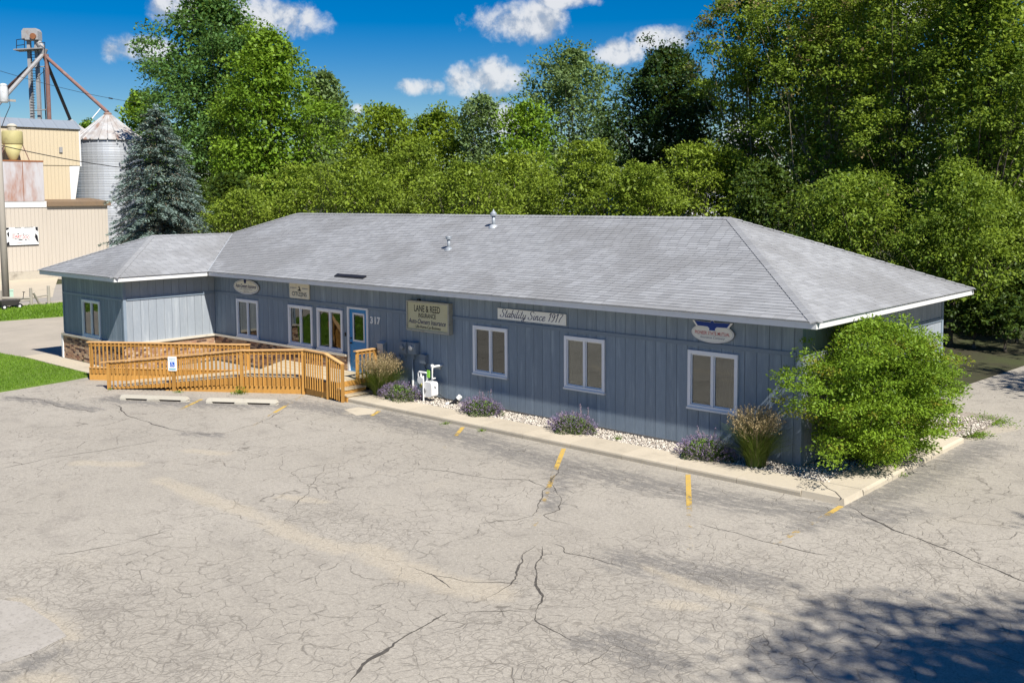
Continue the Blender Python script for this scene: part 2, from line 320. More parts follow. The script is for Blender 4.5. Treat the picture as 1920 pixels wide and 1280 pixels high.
# ------------------------------------------------------------------ mesh helpers
WP = {}                                            # world position of each parent (parents are never rotated)
class MB:
    def __init__(s): s.v = []; s.f = []
    def quad(s, *p): i = len(s.v); s.v += [tuple(q) for q in p]; s.f.append(tuple(range(i, i+len(p)))); return s
    def hexa(s, b, t):                              # bottom loop, top loop (ccw from above)
        n = len(b); i = len(s.v); s.v += [tuple(q) for q in b] + [tuple(q) for q in t]
        s.f.append(tuple(reversed(range(i, i+n)))); s.f.append(tuple(range(i+n, i+2*n)))
        for k in range(n): s.f.append((i+k, i+(k+1) % n, i+n+(k+1) % n, i+n+k))
        return s
    def box(s, x0, x1, y0, y1, z0, z1):
        return s.hexa([(x0, y0, z0), (x1, y0, z0), (x1, y1, z0), (x0, y1, z0)], [(x0, y0, z1), (x1, y0, z1), (x1, y1, z1), (x0, y1, z1)])
    def bar(s, a, b, w, h, up=(0, 0, 1)):           # rectangular bar from a to b, w sideways, h along up
        a, b, up = Vector(a), Vector(b), Vector(up); d = (b-a).normalized(); sd = d.cross(up)
        if sd.length < 1e-4: sd = d.cross(Vector((1, 0, 0)))
        sd.normalize(); u = sd.cross(d).normalized(); sd *= w/2; u *= h/2
        return s.hexa([a-sd-u, a+sd-u, b+sd-u, b-sd-u], [a-sd+u, a+sd+u, b+sd+u, b-sd+u])
    def tube(s, pts, rad, n=10, caps=True):
        pts = [Vector(p) for p in pts]; rad = [rad]*len(pts) if not hasattr(rad, '__len__') else rad; i0 = len(s.v)
        for k, p in enumerate(pts):
            d = (pts[min(k+1, len(pts)-1)] - pts[max(k-1, 0)]).normalized(); a = d.cross(Vector((0, 0, 1)))
            if a.length < 1e-3: a = d.cross(Vector((1, 0, 0)))
            a.normalize(); c = d.cross(a)
            for j in range(n): th = 2*math.pi*j/n; s.v.append(tuple(p + (a*math.cos(th)+c*math.sin(th))*rad[k]))
        for k in range(len(pts)-1):
            for j in range(n): s.f.append((i0+k*n+j, i0+k*n+(j+1) % n, i0+(k+1)*n+(j+1) % n, i0+(k+1)*n+j))
        if caps: s.f.append(tuple(reversed(range(i0, i0+n)))); s.f.append(tuple(range(i0+(len(pts)-1)*n, i0+len(pts)*n)))
        return s
    def lathe(s, c, prof, n=24, caps=True): return s.tube_prof(c, prof, n, caps)
    def tube_prof(s, c, prof, n, caps):
        i0 = len(s.v)
        for r, z in prof:
            for j in range(n): th = 2*math.pi*j/n; s.v.append((c[0]+r*math.cos(th), c[1]+r*math.sin(th), c[2]+z))
        for k in range(len(prof)-1):
            for j in range(n): s.f.append((i0+k*n+j, i0+k*n+(j+1) % n, i0+(k+1)*n+(j+1) % n, i0+(k+1)*n+j))
        if caps: s.f.append(tuple(reversed(range(i0, i0+n)))); s.f.append(tuple(range(i0+(len(prof)-1)*n, i0+len(prof)*n)))
        return s
    def prism(s, poly, axis_fn, d0, d1):            # 2-D outline (ccw) extruded; axis_fn(u, v, d) -> xyz
        return s.hexa([axis_fn(u, v, d0) for u, v in poly], [axis_fn(u, v, d1) for u, v in poly])
    def build(s, name, mat, parent=None, smooth=False, origin=None, rnd=None):
        o0 = np.array(origin) if origin is not None else (WP[parent.name] if parent else np.zeros(3))
        me = bpy.data.meshes.new(name); me.from_pydata([tuple(np.array(p)-o0) for p in s.v], [], s.f); me.materials.append(MATS[mat])
        if smooth: me.polygons.foreach_set('use_smooth', [True]*len(me.polygons))
        if rnd is not None: me.attributes.new('rnd', 'FLOAT', 'FACE').data.foreach_set('value', rnd if hasattr(rnd, '__len__') else [rnd]*len(me.polygons))
        return link(name, me, parent, o0)
def link(name, me, parent=None, world=(0, 0, 0)):
    o = bpy.data.objects.new(name, me); C.objects.link(o); w = np.array(world, float)
    if parent: o.parent = parent; o.location = tuple(w - WP[parent.name])
    else: o.location = tuple(w)
    WP[o.name] = w; return o
def np_mesh(name, V, F, mat, attrs=None, smooth=False):
    V = np.asarray(V, np.float32); F = np.asarray(F, np.int32); me = bpy.data.meshes.new(name); k = F.shape[1]
    me.vertices.add(len(V)); me.vertices.foreach_set('co', V.ravel()); me.loops.add(F.size); me.loops.foreach_set('vertex_index', F.ravel())
    me.polygons.add(len(F)); me.polygons.foreach_set('loop_start', np.arange(0, F.size, k, dtype=np.int32))
    if smooth: me.polygons.foreach_set('use_smooth', np.ones(len(F), bool))
    me.materials.append(MATS[mat])
    for nm, (dom, val) in (attrs or {}).items(): me.attributes.new(nm, 'FLOAT', dom).data.foreach_set('value', np.asarray(val, np.float32))
    me.update(calc_edges=True); return me
def thing(name, label, cat, loc, group=None):
    o = bpy.data.objects.new(name, None); C.objects.link(o); o.location = tuple(loc); o.empty_display_size = .2; WP[o.name] = np.array(loc, float)
    o['label'] = label; o['category'] = cat
    if group: o['group'] = group
    return o
def tag(o, label, cat, group=None):
    o['label'] = label; o['category'] = cat
    if group: o['group'] = group
    return o
def structure(o): o['kind'] = 'structure'; return o
def stuff(o): o['kind'] = 'stuff'; return o
def text_mesh(body, size, mat, xscale=1.0, shear=0.0, bold=0.0, depth=.002):
    cu = bpy.data.curves.new('lettering', 'FONT'); cu.body = body; cu.size = size; cu.shear = shear; cu.offset = bold; cu.extrude = depth; cu.align_x = 'CENTER'; cu.align_y = 'CENTER'; cu.resolution_u = 3
    o = bpy.data.objects.new('lettering', cu); C.objects.link(o); bpy.context.view_layer.update()
    me = bpy.data.meshes.new_from_object(o.evaluated_get(bpy.context.evaluated_depsgraph_get())); bpy.data.objects.remove(o); bpy.data.curves.remove(cu)
    n = len(me.vertices); co = np.zeros(n*3, np.float32); me.vertices.foreach_get('co', co); co = co.reshape(-1, 3)
    lo, hi = co[:, :2].min(0), co[:, :2].max(0); co[:, 0] = (co[:, 0]-(lo[0]+hi[0])/2)*xscale; co[:, 1] -= (lo[1]+hi[1])/2
    me.vertices.foreach_set('co', co.ravel()); me.materials.clear(); me.materials.append(MATS[mat]); me['w'] = float((hi[0]-lo[0])*xscale); me['h'] = float(hi[1]-lo[1]); return me
def lettering(body, width, height, mat, centre, parent, normal='-y', shear=0.0, bold=0.0):
    me = text_mesh(body, 1.0, mat, 1.0, shear, bold, .0); n = len(me.vertices); co = np.zeros(n*3, np.float32); me.vertices.foreach_get('co', co); co = co.reshape(-1, 3)
    u = co[:, 0]*width/me['w']; v = co[:, 1]*height/me['h']; z = np.zeros(n)
    co = np.stack([u, z, v], 1) if normal == '-y' else np.stack([z, u, v], 1)
    if normal == 'ramp': co = np.stack([u*RD[0], u*RD[1], v], 1)
    me.vertices.foreach_set('co', co.astype(np.float32).ravel()); me.update(); del me['w']; del me['h']
    return link('lettering', me, parent, centre)

# ------------------------------------------------------------------ ground
def sheet(name, poly, z, mat):
    m = MB(); m.quad(*[(x, y, z) for x, y in poly]); return structure(m.build(name, mat))
sheet('ground', [(-900, -900), (900, -900), (900, 900), (-900, 900)], -.03, 'forest_soil')
def seg_field(P, polys):
    out = np.zeros(len(P))
    for pts, rad in polys:
        W3 = [on_z(*q)[:2] for q in pts]
        for a, b in zip(W3[:-1], W3[1:]):
            d = b-a; tt = np.clip(((P-a)@d)/(d@d), 0, 1); dist = np.linalg.norm(P-(a+tt[:, None]*d), axis=1); out = np.maximum(out, np.clip(1.25-dist/rad, 0, 1))
    return out
def build_lot():
    xs = np.arange(-32, 18.01, .25); ys = np.arange(-32, 34.01, .25); X, Y = np.meshgrid(xs, ys); P = np.stack([X.ravel(), Y.ravel()], 1)
    nx, ny = len(xs), len(ys); i = np.arange(nx*ny).reshape(ny, nx); F = np.stack([i[:-1, :-1].ravel(), i[:-1, 1:].ravel(), i[1:, 1:].ravel(), i[1:, :-1].ravel()], 1)
    sand = seg_field(P, [([(300, 900), (380, 930), (470, 965), (560, 1005), (640, 1030)], .42), ([(690, 1030), (780, 1075), (870, 1098), (930, 1112)], .55), ([(30, 1125), (100, 1165), (140, 1195)], .3),
        ([(1210, 1062), (1290, 1095), (1400, 1130), (1490, 1160)], .26), ([(1225, 1130), (1310, 1135)], .3), ([(150, 868), (250, 870)], .4), ([(50, 1275), (110, 1278)], .35), ([(350, 845), (420, 850)], .35), ([(530, 930), (600, 940)], .3), ([(1650, 865), (1900, 800)], .35), ([(650, 775), (720, 765)], .25)])
    dark = seg_field(P, [([(700, 778), (860, 815), (1000, 858), (1200, 905), (1400, 945), (1560, 962)], 1.1), ([(210, 748), (380, 757), (560, 758), (640, 770), (700, 778)], .95), ([(1090, 1203), (1130, 1205)], .5), ([(1180, 1050), (1300, 1075), (1420, 1085)], .9),
        ([(20, 1270), (95, 1225)], .4), ([(1610, 945), (1760, 880), (1850, 835)], .9), ([(350, 812), (410, 816)], .4), ([(1160, 1195), (1230, 1240)], .7), ([(20, 745), (180, 768)], .5), ([(1060, 880), (1030, 950)], .4), ([(1640, 975), (1700, 955)], .6), ([(1500, 990), (1580, 960)], .5)])
    fat = seg_field(P, [([(1200, 1100), (1500, 1080), (1700, 1060)], 2.2), ([(900, 1200), (1300, 1220)], 1.6), ([(560, 960), (700, 1000)], 1.0), ([(100, 1100), (300, 1250)], 1.5)])
    o = structure(link('parking_lot', np_mesh('parking_lot', np.concatenate([P, np.zeros((len(P), 1))], 1), F, 'asphalt', {'sand': ('POINT', sand), 'dark': ('POINT', dark), 'fatigue': ('POINT', fat)})))
    rr = random.Random(3)
    def ribbon(pts, w0, name='crack'):
        Pw = [on_z(*q)[:2] for q in pts]; fine = []
        for a, b in zip(Pw[:-1], Pw[1:]):
            n = max(2, int(np.linalg.norm(b-a)/.07))
            for k in range(n): fine.append(a+(b-a)*k/n)
        fine.append(Pw[-1]); ph = [rr.uniform(0, 6) for _ in range(6)]; m = MB(); L = []; Rr = []; n = len(fine)
        for k, p in enumerate(fine):
            d = fine[min(k+1, n-1)]-fine[max(k-1, 0)]; d = d/(np.linalg.norm(d)+1e-9); s = np.array([-d[1], d[0]])
            off = .035*math.sin(k*.19+ph[0])+.022*math.sin(k*.53+ph[1])+rr.uniform(-.013, .013); w = .85*w0*max(.3, (.55+.5*math.sin(k*.23+ph[2])*math.sin(k*.071+ph[3])+rr.uniform(-.25, .25)))*min(1, (k+1)/6, (n-k)/6)
            c = p+s*off; L.append((*(c+s*w/2), .004)); Rr.append((*(c-s*w/2), .004))
        for k in range(n-1): m.quad(Rr[k], Rr[k+1], L[k+1], L[k])
        return m.build(name, 'crack_fill', o)
    for w0, pts in [(.075, [(655, 1282), (690, 1240), (735, 1205), (790, 1175), (845, 1150)]), (.028, [(845, 1150), (905, 1143), (960, 1144), (990, 1150)]), (.075, [(1002, 1150), (1008, 1165), (1035, 1180), (1075, 1197)]),
                    (.05, [(1050, 872), (1035, 905), (1014, 925), (1008, 950), (1004, 968)]), (.045, [(1000, 1022), (978, 1040), (975, 1075), (958, 1095), (930, 1112), (910, 1118)]), (.05, [(1016, 1022), (1010, 1060), (1006, 1100), (1012, 1125), (1004, 1150)]),
                    (.035, [(783, 877), (850, 886), (930, 897), (990, 900), (1020, 914)]), (.035, [(900, 982), (930, 974), (968, 975), (1004, 966)]), (.03, [(1035, 905), (1048, 930), (1050, 955), (1022, 965), (1040, 975), (1072, 985)]),
                    (.038, [(1028, 1016), (1056, 1026), (1058, 1036), (1110, 1048), (1165, 1060)]), (.06, [(1588, 949), (1640, 975), (1720, 1010), (1840, 1055), (1925, 1090)]), (.032, [(1300, 980), (1380, 1000), (1480, 1025), (1560, 1045)]),
                    (.05, [(808, 1075), (830, 1092), (855, 1103)]), (.022, [(760, 1060), (815, 1075), (870, 1090), (980, 1096)]), (.032, [(0, 878), (100, 858), (200, 842), (300, 826)]), (.05, [(20, 745), (80, 750), (120, 765), (180, 772)]),
                    (.055, [(215, 757), (245, 782), (300, 798), (345, 810)]), (.03, [(345, 812), (420, 812), (480, 795), (540, 765)]), (.02, [(80, 1045), (170, 1030), (260, 1010), (330, 990)]), (.02, [(540, 955), (580, 920), (610, 870)]),
                    (.02, [(1085, 1250), (1150, 1210), (1230, 1240)]), (.022, [(1770, 1195), (1840, 1215), (1925, 1250)])]:
        ribbon(pts, w0)
    # worn yellow stall lines
    for (a, b, wear) in [((-18.09, -3.78), (-17.20, -5.03), (-.25, .05)), ((-16.19, -1.42), (-15.28, -2.70), (.08, .08)), ((-15.28, -2.70), (-14.75, -3.45), (-.3, -.12)), ((-14.72, -3.48), (-13.4, -5.3), (.08, .2)), ((-12.62, -1.34), (-12.30, -1.9), (-.25, -.1)), ((-9.36, -1.2), (-8.80, -2.02), (-.2, -.08)),
                         ((-8.78, -2.05), (-7.3, -4.3), (.1, .26)), ((-5.87, -1.22), (-4.75, -2.9), (-.34, .0)), ((-4.75, -2.9), (-2.6, -6.1), (.03, .22)), ((-2.36, -1.2), (-1.0, -3.3), (-.28, -.02)), ((-.98, -3.33), (.6, -5.8), (.08, .26)), ((1.14, -1.16), (1.17, -1.9), (-.25, -.05)), ((1.17, -1.93), (1.22, -4.2), (.05, .22))]:
        a, b = np.array(a), np.array(b); d = (b-a)/np.linalg.norm(b-a); s = np.array([-d[1], d[0]])*.055; n = 8; V = []; wv = []
        for k in range(n+1): q = a+(b-a)*k/n; V += [(*(q+s), .0045), (*(q-s), .0045)]; wv += [wear[0]+(wear[1]-wear[0])*k/n]*2
        link('parking_line', np_mesh('parking_line', V, [(2*k, 2*k+1, 2*k+3, 2*k+2) for k in range(n)], 'yellow_paint', {'wear': ('POINT', wv)}), o)
    m = MB(); m.quad(*[(*on_z(*q)[:2], .004) for q in [(-40, 1120), (40, 1128), (105, 1170), (125, 1192), (60, 1225), (0, 1245), (-60, 1260)]][::-1]); m.build('asphalt_patch', 'patch', o)
    m = MB(); m.quad(*[(*on_z(*q)[:2], .004) for q in [(645, 768), (672, 763), (706, 768), (700, 776), (668, 779)]][::-1]); m.build('concrete_patch', 'concrete', o)
    return o
LOT = build_lot()
sheet('forest_floor', [(-29.2, 10.4), (-1.5, 10.4), (-1.0, 19.5), (3.5, 21.5), (40, 22), (40, 120), (-29.2, 120)], .012, 'forest_soil')
sheet('gravel_yard', [(-52, -14), (-29.6, -14), (-29.6, -3.0), (-29.3, -3.0), (-29.3, 30), (-52, 30)], .006, 'gravel_road')
sheet('far_road', [(-64, -60), (-50.6, -60), (-50.6, 60), (-64, 60)], .004, 'far_asphalt')
sheet('mill_apron', [(-71, -10), (-54.5, -10), (-54.5, 7.4), (-58.5, 9.2), (-70.8, 14.9), (-71, 15)], .012, 'concrete')
sheet('mill_yard', [(-120, 14), (-64, 14), (-58.7, 9.9), (-52, 9.9), (-52, 80), (-120, 80)], .008, 'gravel_road')

def slab(name, poly, z0, z1, mat, cut=None):
    m = MB(); m.hexa([(x, y, z0) for x, y in poly], [(x, y, z1) for x, y in poly]); return m.build(name, mat)
LAWN = [(-33.5, -4.3), (-33.5, -11.5), (-24.6, -11.5), (-24.1, -9.0), (-24.05, -7.4), (-24.2, -6.2), (-24.35, -5.2), (-24.55, -4.35), (-24.8, -4.08), (-30.6, -4.02)]
structure(slab('lawn', LAWN[::1], -.02, .035, 'grass_soil'))
FAR = [(-50.4, -16), (-44.4, -16), (-44.2, -2), (-43.3, 3.0), (-43.0, 12), (-50.0, 12), (-50.3, 2)]
structure(slab('far_lawn', FAR, -.02, .03, 'grass_soil'))
sw = slab('side_path', [(-30.9, -3.98), (-24.9, -4.04), (-23.6, -3.35), (-23.9, -3.06), (-30.9, -3.06)], -.02, .05, 'concrete'); structure(sw)

# raised pavement with a kerb, cast in bays
def build_pavement():
    root = thing('pavement', '', '', (0, 0, 0)); del root['label']; del root['category']; root['kind'] = 'structure'
    rr = random.Random(2); H = .13
    x = -14.62; 
    while x < .2:
        x1 = min(x + rr.choice((1.45, 1.5, 1.55)), .25); m = MB(); g = .012
        yo = -1.11
        prof = [(yo, -.02), (-.2, -.02), (-.2, H), (yo+.05, H), (yo+.012, H-.018), (yo, H-.05)]
        m.prism(prof, lambda u, v, d: (d, u, v), x+g/2, x1-g/2); m.build('pavement_bay', 'concrete', root); x = x1
    # corner bay and right side
    m = MB(); m.hexa([(.256, -1.11, -.02), (1.18, -1.11, -.02), (1.18, -.22, -.02), (.256, -.22, -.02)], [(.256, -1.075, H), (1.15, -1.075, H), (1.15, -.22, H), (.256, -.22, H)]); m.build('pavement_bay', 'concrete', root)
    y = -.21
    while y < 5.7:
        y1 = min(y+1.48, 5.75); m = MB(); xo = 1.18
        m.prism([(.32, -.02), (xo, -.02), (xo, H-.05), (xo-.012, H-.018), (xo-.05, H), (.32, H)], lambda u, v, d: (u, d, v), y+.006, y1-.006); m.build('pavement_bay', 'concrete', root); y = y1
    m = MB(); pts = [on_z(*q, z=.133) for q in [(1538, 903), (1552, 915), (1566, 921), (1578, 934)]]
    for a, b in zip(pts[:-1], pts[1:]):
        d = (b-a)/np.linalg.norm(b-a); s = np.array([-d[1], d[0], 0])*.012; m.quad(a-s, b-s, b+s, a+s)
    m.build('crack', 'crack_fill', root)
build_pavement()
structure(slab('planting_bed', [(-14.9, -.2), (.32, -.2), (.32, 5.7), (1.15, 6.4), (1.1, 8.9), (-.5, 9.0), (-.5, .75), (-14.9, .75)], -.02, .10, 'bed_soil'))
def pebbles():
    n = 9500; P = np.zeros((n, 3)); k = 0
    while k < n:
        if rng.random() < .74: x, y = rng.uniform(-13.0, .3), rng.uniform(-.22, .6)
        else: x, y = rng.uniform(-.55, .4), rng.uniform(-.2, 8.2)
        if rng.random() < .06: x, y = rng.uniform(.2, 1.15), rng.uniform(5.8, 8.2)
        P[k] = (x, y, .10+rng.uniform(0, .03)); k += 1
    t = (1+5**.5)/2; ico = np.array([(1, 0, 0), (-1, 0, 0), (0, 1, 0), (0, -1, 0), (0, 0, 1), (0, 0, -1)], float)
    fc = np.array([(0, 2, 4), (2, 1, 4), (1, 3, 4), (3, 0, 4), (2, 0, 5), (1, 2, 5), (3, 1, 5), (0, 3, 5)])
    S = rng.uniform(.016, .042, (n, 1))*rng.uniform(.6, 1.3, (n, 3)); S[:, 2] *= .7; a = rng.uniform(0, 6.28, n); ca, sa = np.cos(a), np.sin(a)
    V = ico[None]*S[:, None, :]*rng.uniform(.75, 1.15, (n, 6, 1)); V = np.stack([V[..., 0]*ca[:, None]-V[..., 1]*sa[:, None], V[..., 0]*sa[:, None]+V[..., 1]*ca[:, None], V[..., 2]], -1)+P[:, None, :]
    F = fc[None]+6*np.arange(n)[:, None, None]; o = stuff(link('pebbles', np_mesh('pebbles', V.reshape(-1, 3), F.reshape(-1, 3), 'pebble', {'rnd': ('FACE', np.repeat(rng.random(n)**.8, 8))})))
    tag(o, 'pale pebbles spread over the planting bed at the foot of the wall', 'pebbles')
pebbles()
def in_poly(P, poly):
    x, y = P[:, 0], P[:, 1]; ins = np.zeros(len(P), bool); n = len(poly); j = n-1
    for i in range(n):
        xi, yi = poly[i]; xj, yj = poly[j]; c = ((yi > y) != (yj > y)) & (x < (xj-xi)*(y-yi)/(yj-yi+1e-12)+xi); ins ^= c; j = i
    return ins
def blades(name, poly, n, h, w, z, label):
    lo, hi = np.min(poly, 0), np.max(poly, 0); P = rng.uniform(lo, hi, (n*2, 2)); P = P[in_poly(P, poly)][:n]; n = len(P); a = rng.uniform(0, 6.28, n)
    dv = np.stack([np.cos(a), np.sin(a), np.zeros(n)], 1)*w; ln = np.stack([rng.normal(0, .35, n), rng.normal(0, .35, n), np.ones(n)], 1)*(h*rng.uniform(.5, 1.3, n))[:, None]
    B = np.concatenate([P, np.full((n, 1), z)], 1); V = np.stack([B-dv, B+dv, B+ln], 1).reshape(-1, 3)
    patch = .5+.28*np.sin(P[:, 0]*.9+P[:, 1]*.5)+.25*rng.normal(0, 1, n)
    o = stuff(link(name, np_mesh(name, V, np.arange(3*n).reshape(-1, 3), 'lawn_blade', {'rnd': ('FACE', np.clip(patch, 0, 1)), 'odd': ('FACE', np.zeros(n))}))); tag(o, label, 'grass')
blades('grass', LAWN, 42000, .06, .012, .03, 'short bright green mown lawn grass left of the ramp')
blades('grass', FAR, 24000, .11, .03, .03, 'green grass strip in front of the far rail fence')

# ------------------------------------------------------------------ office building (eave outline: main 29.88 x 9.80 m, wing 6.07 x 3.62 m; 5-in-12 hip roof)
BL, BW, WWD, WLN, SL, HE = 29.876, 9.804, 6.071, 3.622, .4164, 3.45
OV = .62
XL, XR, YF, YB = -BL+OV, -OV, OV, BW-OV          # wall faces
WXR, WYF = -BL+WWD-OV, -WLN+OV                    # wing: right face, front face
BLD = thing('office_building', 'long single-storey blue-grey timber office with hipped grey shingle roof', 'building', (-14.6, 4.9, 0))

def siding_wall(axis, fixed, out, u0, u1, z0, z1, openings, board=.305, start=None, paint='siding'):
    """backing wall with openings + one board object per board. axis 'x': wall runs in x at y=fixed; out = sign of the outside direction"""
    def P(u, d, z): return (u, fixed+out*d, z) if axis == 'x' else (fixed+out*d, u, z)
    w = MB()
    def blk(m, a, b, c, d, d0, d1):
        pb = [P(a, d0, c), P(b, d0, c), P(b, d1, c), P(a, d1, c)]; pt = [P(a, d0, d), P(b, d0, d), P(b, d1, d), P(a, d1, d)]; m.hexa(pb, pt)
    def cut(m, a, b, d0, d1, c0=z0, c1=z1):
        xs = sorted({a, b} | {q for o in openings for q in o[:2] if a < q < b})
        for p, q in zip(xs[:-1], xs[1:]):
            zz = [c0]; mid = (p+q)/2
            for o in sorted([o for o in openings if o[0] < mid < o[1]], key=lambda o: o[2]): zz += [o[2], o[3]]
            zz.append(c1)
            for k in range(0, len(zz), 2):
                if zz[k+1]-zz[k] > .01: blk(m, p, q, zz[k], zz[k+1], d0, d1)
    def pieces(a, b):                               # rectangles left of a board, grouped into connected pieces
        xs = sorted({a, b} | {q for o in openings for q in o[:2] if a < q < b}); rc = []
        for p, q in zip(xs[:-1], xs[1:]):
            zz = [z0]; mid = (p+q)/2
            for o in sorted([o for o in openings if o[0] < mid < o[1]], key=lambda o: o[2]): zz += [o[2], o[3]]
            zz.append(z1); rc += [(p, q, zz[k], zz[k+1]) for k in range(0, len(zz), 2) if zz[k+1]-zz[k] > .01 and q-p > .004]
        full = [r for r in rc if r[3]-r[2] > z1-z0-.01]
        return [rc] if full or len(rc) == 1 else [[r] for r in rc]
    cut(w, u0+.03, u1-.03, -.14, -.016)
    wall = w.build('wall', 'groove', BLD)
    u = start if start is not None else u0; g = .010
    while u < u1-.02:
        a, b = max(u, u0)+g/2, min(u+board, u1)-g/2
        if b-a > .02:
            for pc in pieces(a, b):
                m = MB()
                for (p, q, c, d) in pc: blk(m, p, q, c, d, -.018, 0.0)
                m.build('siding_board', paint, wall)
        u += board
    return wall
WIN = [(-3.52, -2.18), (-7.33, -6.0), (-10.71, -9.38), (-22.91, -21.53), (-19.69, -18.32), (-18.06, -16.69)]
WZ0, WZ1 = 1.065, 2.455
DOOR = (-16.43, -15.38, .5, 2.60)
front_open = [(a+.05, b-.05, WZ0+.05, WZ1-.05) for a, b in WIN] + [(DOOR[0]+.03, DOOR[1]-.03, .3, DOOR[3]-.03)]
W_F = siding_wall('x', YF, -1, WXR, XR, .17, 3.32, front_open, start=-24.59)
W_R = siding_wall('y', XR, 1, YF+.02, YB, .17, 3.32, [], paint='siding_faded_sunlit')
W_WS = siding_wall('y', WXR, 1, WYF+.02, YF+.0, .17, 3.32, [], paint='siding_faded_sunlit')
WWIN = (-27.63, -26.22, 1.04, 2.42)
W_WF = siding_wall('x', WYF, -1, XL, WXR, .17, 3.32, [(WWIN[0]+.05, WWIN[1]-.05, WWIN[2]+.05, WWIN[3]-.05)], board=.2)
m = MB(); m.box(XL, XL+.1, WYF+.15, YB, .05, 3.32); m.build('wall', 'siding', BLD)
m = MB(); m.box(XL+.1, XR-.15, YB-.1, YB, .05, 3.32); m.build('wall', 'siding', BLD)
m = MB(); m.box(XL+.1, XR-.02, YF+.02, YB-.1, -.02, .17); m.box(XL+.1, WXR-.02, WYF+.02, YF+.02, -.02, .17); m.build('foundation', 'old_concrete', BLD)
m = MB(); m.box(XL+.2, XR-.2, 4.2, 4.3, .2, 3.3); m.build('partition', 'room_wall', BLD)
m = MB(); m.box(XL+.2, XR-.2, YF+.2, YB-.2, 2.95, 3.0); m.build('ceiling', 'room_wall', BLD)
# belt boards, corner boards
for nm, f in (('belt_board', lambda m: m.box(WXR+.05, XR-.12, YF-.03, YF+.001, 2.56, 2.655)), ('belt_board', lambda m: m.box(XR-.001, XR+.03, YF+.14, YB-.02, 2.56, 2.655)),
              ('belt_board', lambda m: m.box(WXR-.001, WXR+.03, WYF+.10, YF-.03, 2.555, 2.65)), ('belt_board', lambda m: m.box(XL+.02, WXR-.10, WYF-.03, WYF+.001, 2.535, 2.615)),
              ('corner_board', lambda m: m.box(XR-.11, XR+.025, YF-.028, YF+.11, .15, 3.31)), ('corner_board', lambda m: m.box(WXR-.08, WXR+.024, WYF-.026, WYF+.08, .15, 3.31)),
              ('corner_board', lambda m: m.box(XR-.08, XR+.026, YB-.1, YB+.02, .15, 3.31)), ('corner_board', lambda m: m.box(XL-.02, XL+.07, WYF-.024, WYF+.08, 1.04, 3.31))):
    m = MB(); f(m); m.build(nm, 'siding_trim', BLD)
m = MB(); m.box(XL-.09, XL+.02, WYF-.10, WYF-.02, .06, .97); m.build('corner_post', 'white_paint', BLD)

def window(a, b, z0, z1, yw, curtains, fr=.085):
    m = MB(); y0, y1 = yw-.045, yw+.05
    m.box(a, a+fr, y0, y1, z0, z1); m.box(b-fr, b, y0, y1, z0, z1); m.box(a+fr, b-fr, y0+.002, y1, z1-fr, z1); m.box(a+fr, b-fr, y0+.002, y1, z0, z0+fr)
    f = m.build('window', 'white_vinyl', BLD)
    m = MB(); m.box(a-.015, b+.015, yw-.075, yw-.001, z0-.03, z0+.018); m.build('sill', 'white_paint', f)
    c = (a+b)/2; m = MB(); m.box(c-.03, c+.03, yw-.03, yw+.045, z0+fr, z1-fr); m.build('mullion', 'white_vinyl', f)
    for (p, q, dy) in ((a+fr, c-.03, .0), (c+.03, b-fr, .012)):
        m = MB(); i = .028; zA, zB = z0+fr, z1-fr
        m.box(p, p+i, yw-.01+dy, yw+.03+dy, zA, zB); m.box(q-i, q, yw-.01+dy, yw+.03+dy, zA, zB); m.box(p+i, q-i, yw-.009+dy, yw+.03+dy, zA, zA+i); m.box(p+i, q-i, yw-.009+dy, yw+.03+dy, zB-i, zB); m.build('sash', 'white_vinyl', f)
        m = MB(); m.box(p+i-.005, q-i+.005, yw+.01+dy, yw+.016+dy, zA+i-.005, zB-i+.005); m.build('pane', 'glass', f)
    for (p, q) in curtains:
        m = MB(); n = 14; xa, xb = a+(b-a)*p, a+(b-a)*q
        for k in range(n):
            x0 = xa+(xb-xa)*k/n; x1 = xa+(xb-xa)*(k+1)/n; d0 = .17+.015*(k % 2); d1 = .17+.015*((k+1) % 2); m.quad((x0, yw+d0, z0-.1), (x1, yw+d1, z0-.1), (x1, yw+d1, z1), (x0, yw+d0, z1))
        m.build('curtain', 'curtain', f)
    return f
CUR = [[(.5, 1.02)], [(-.02, .5)], [(-.02, .4)], [(-.02, 1.02)], [], []]
for (a, b), cu in zip(WIN, CUR): window(a, b, WZ0, WZ1, YF, cu)
window(*WWIN, WYF, [])
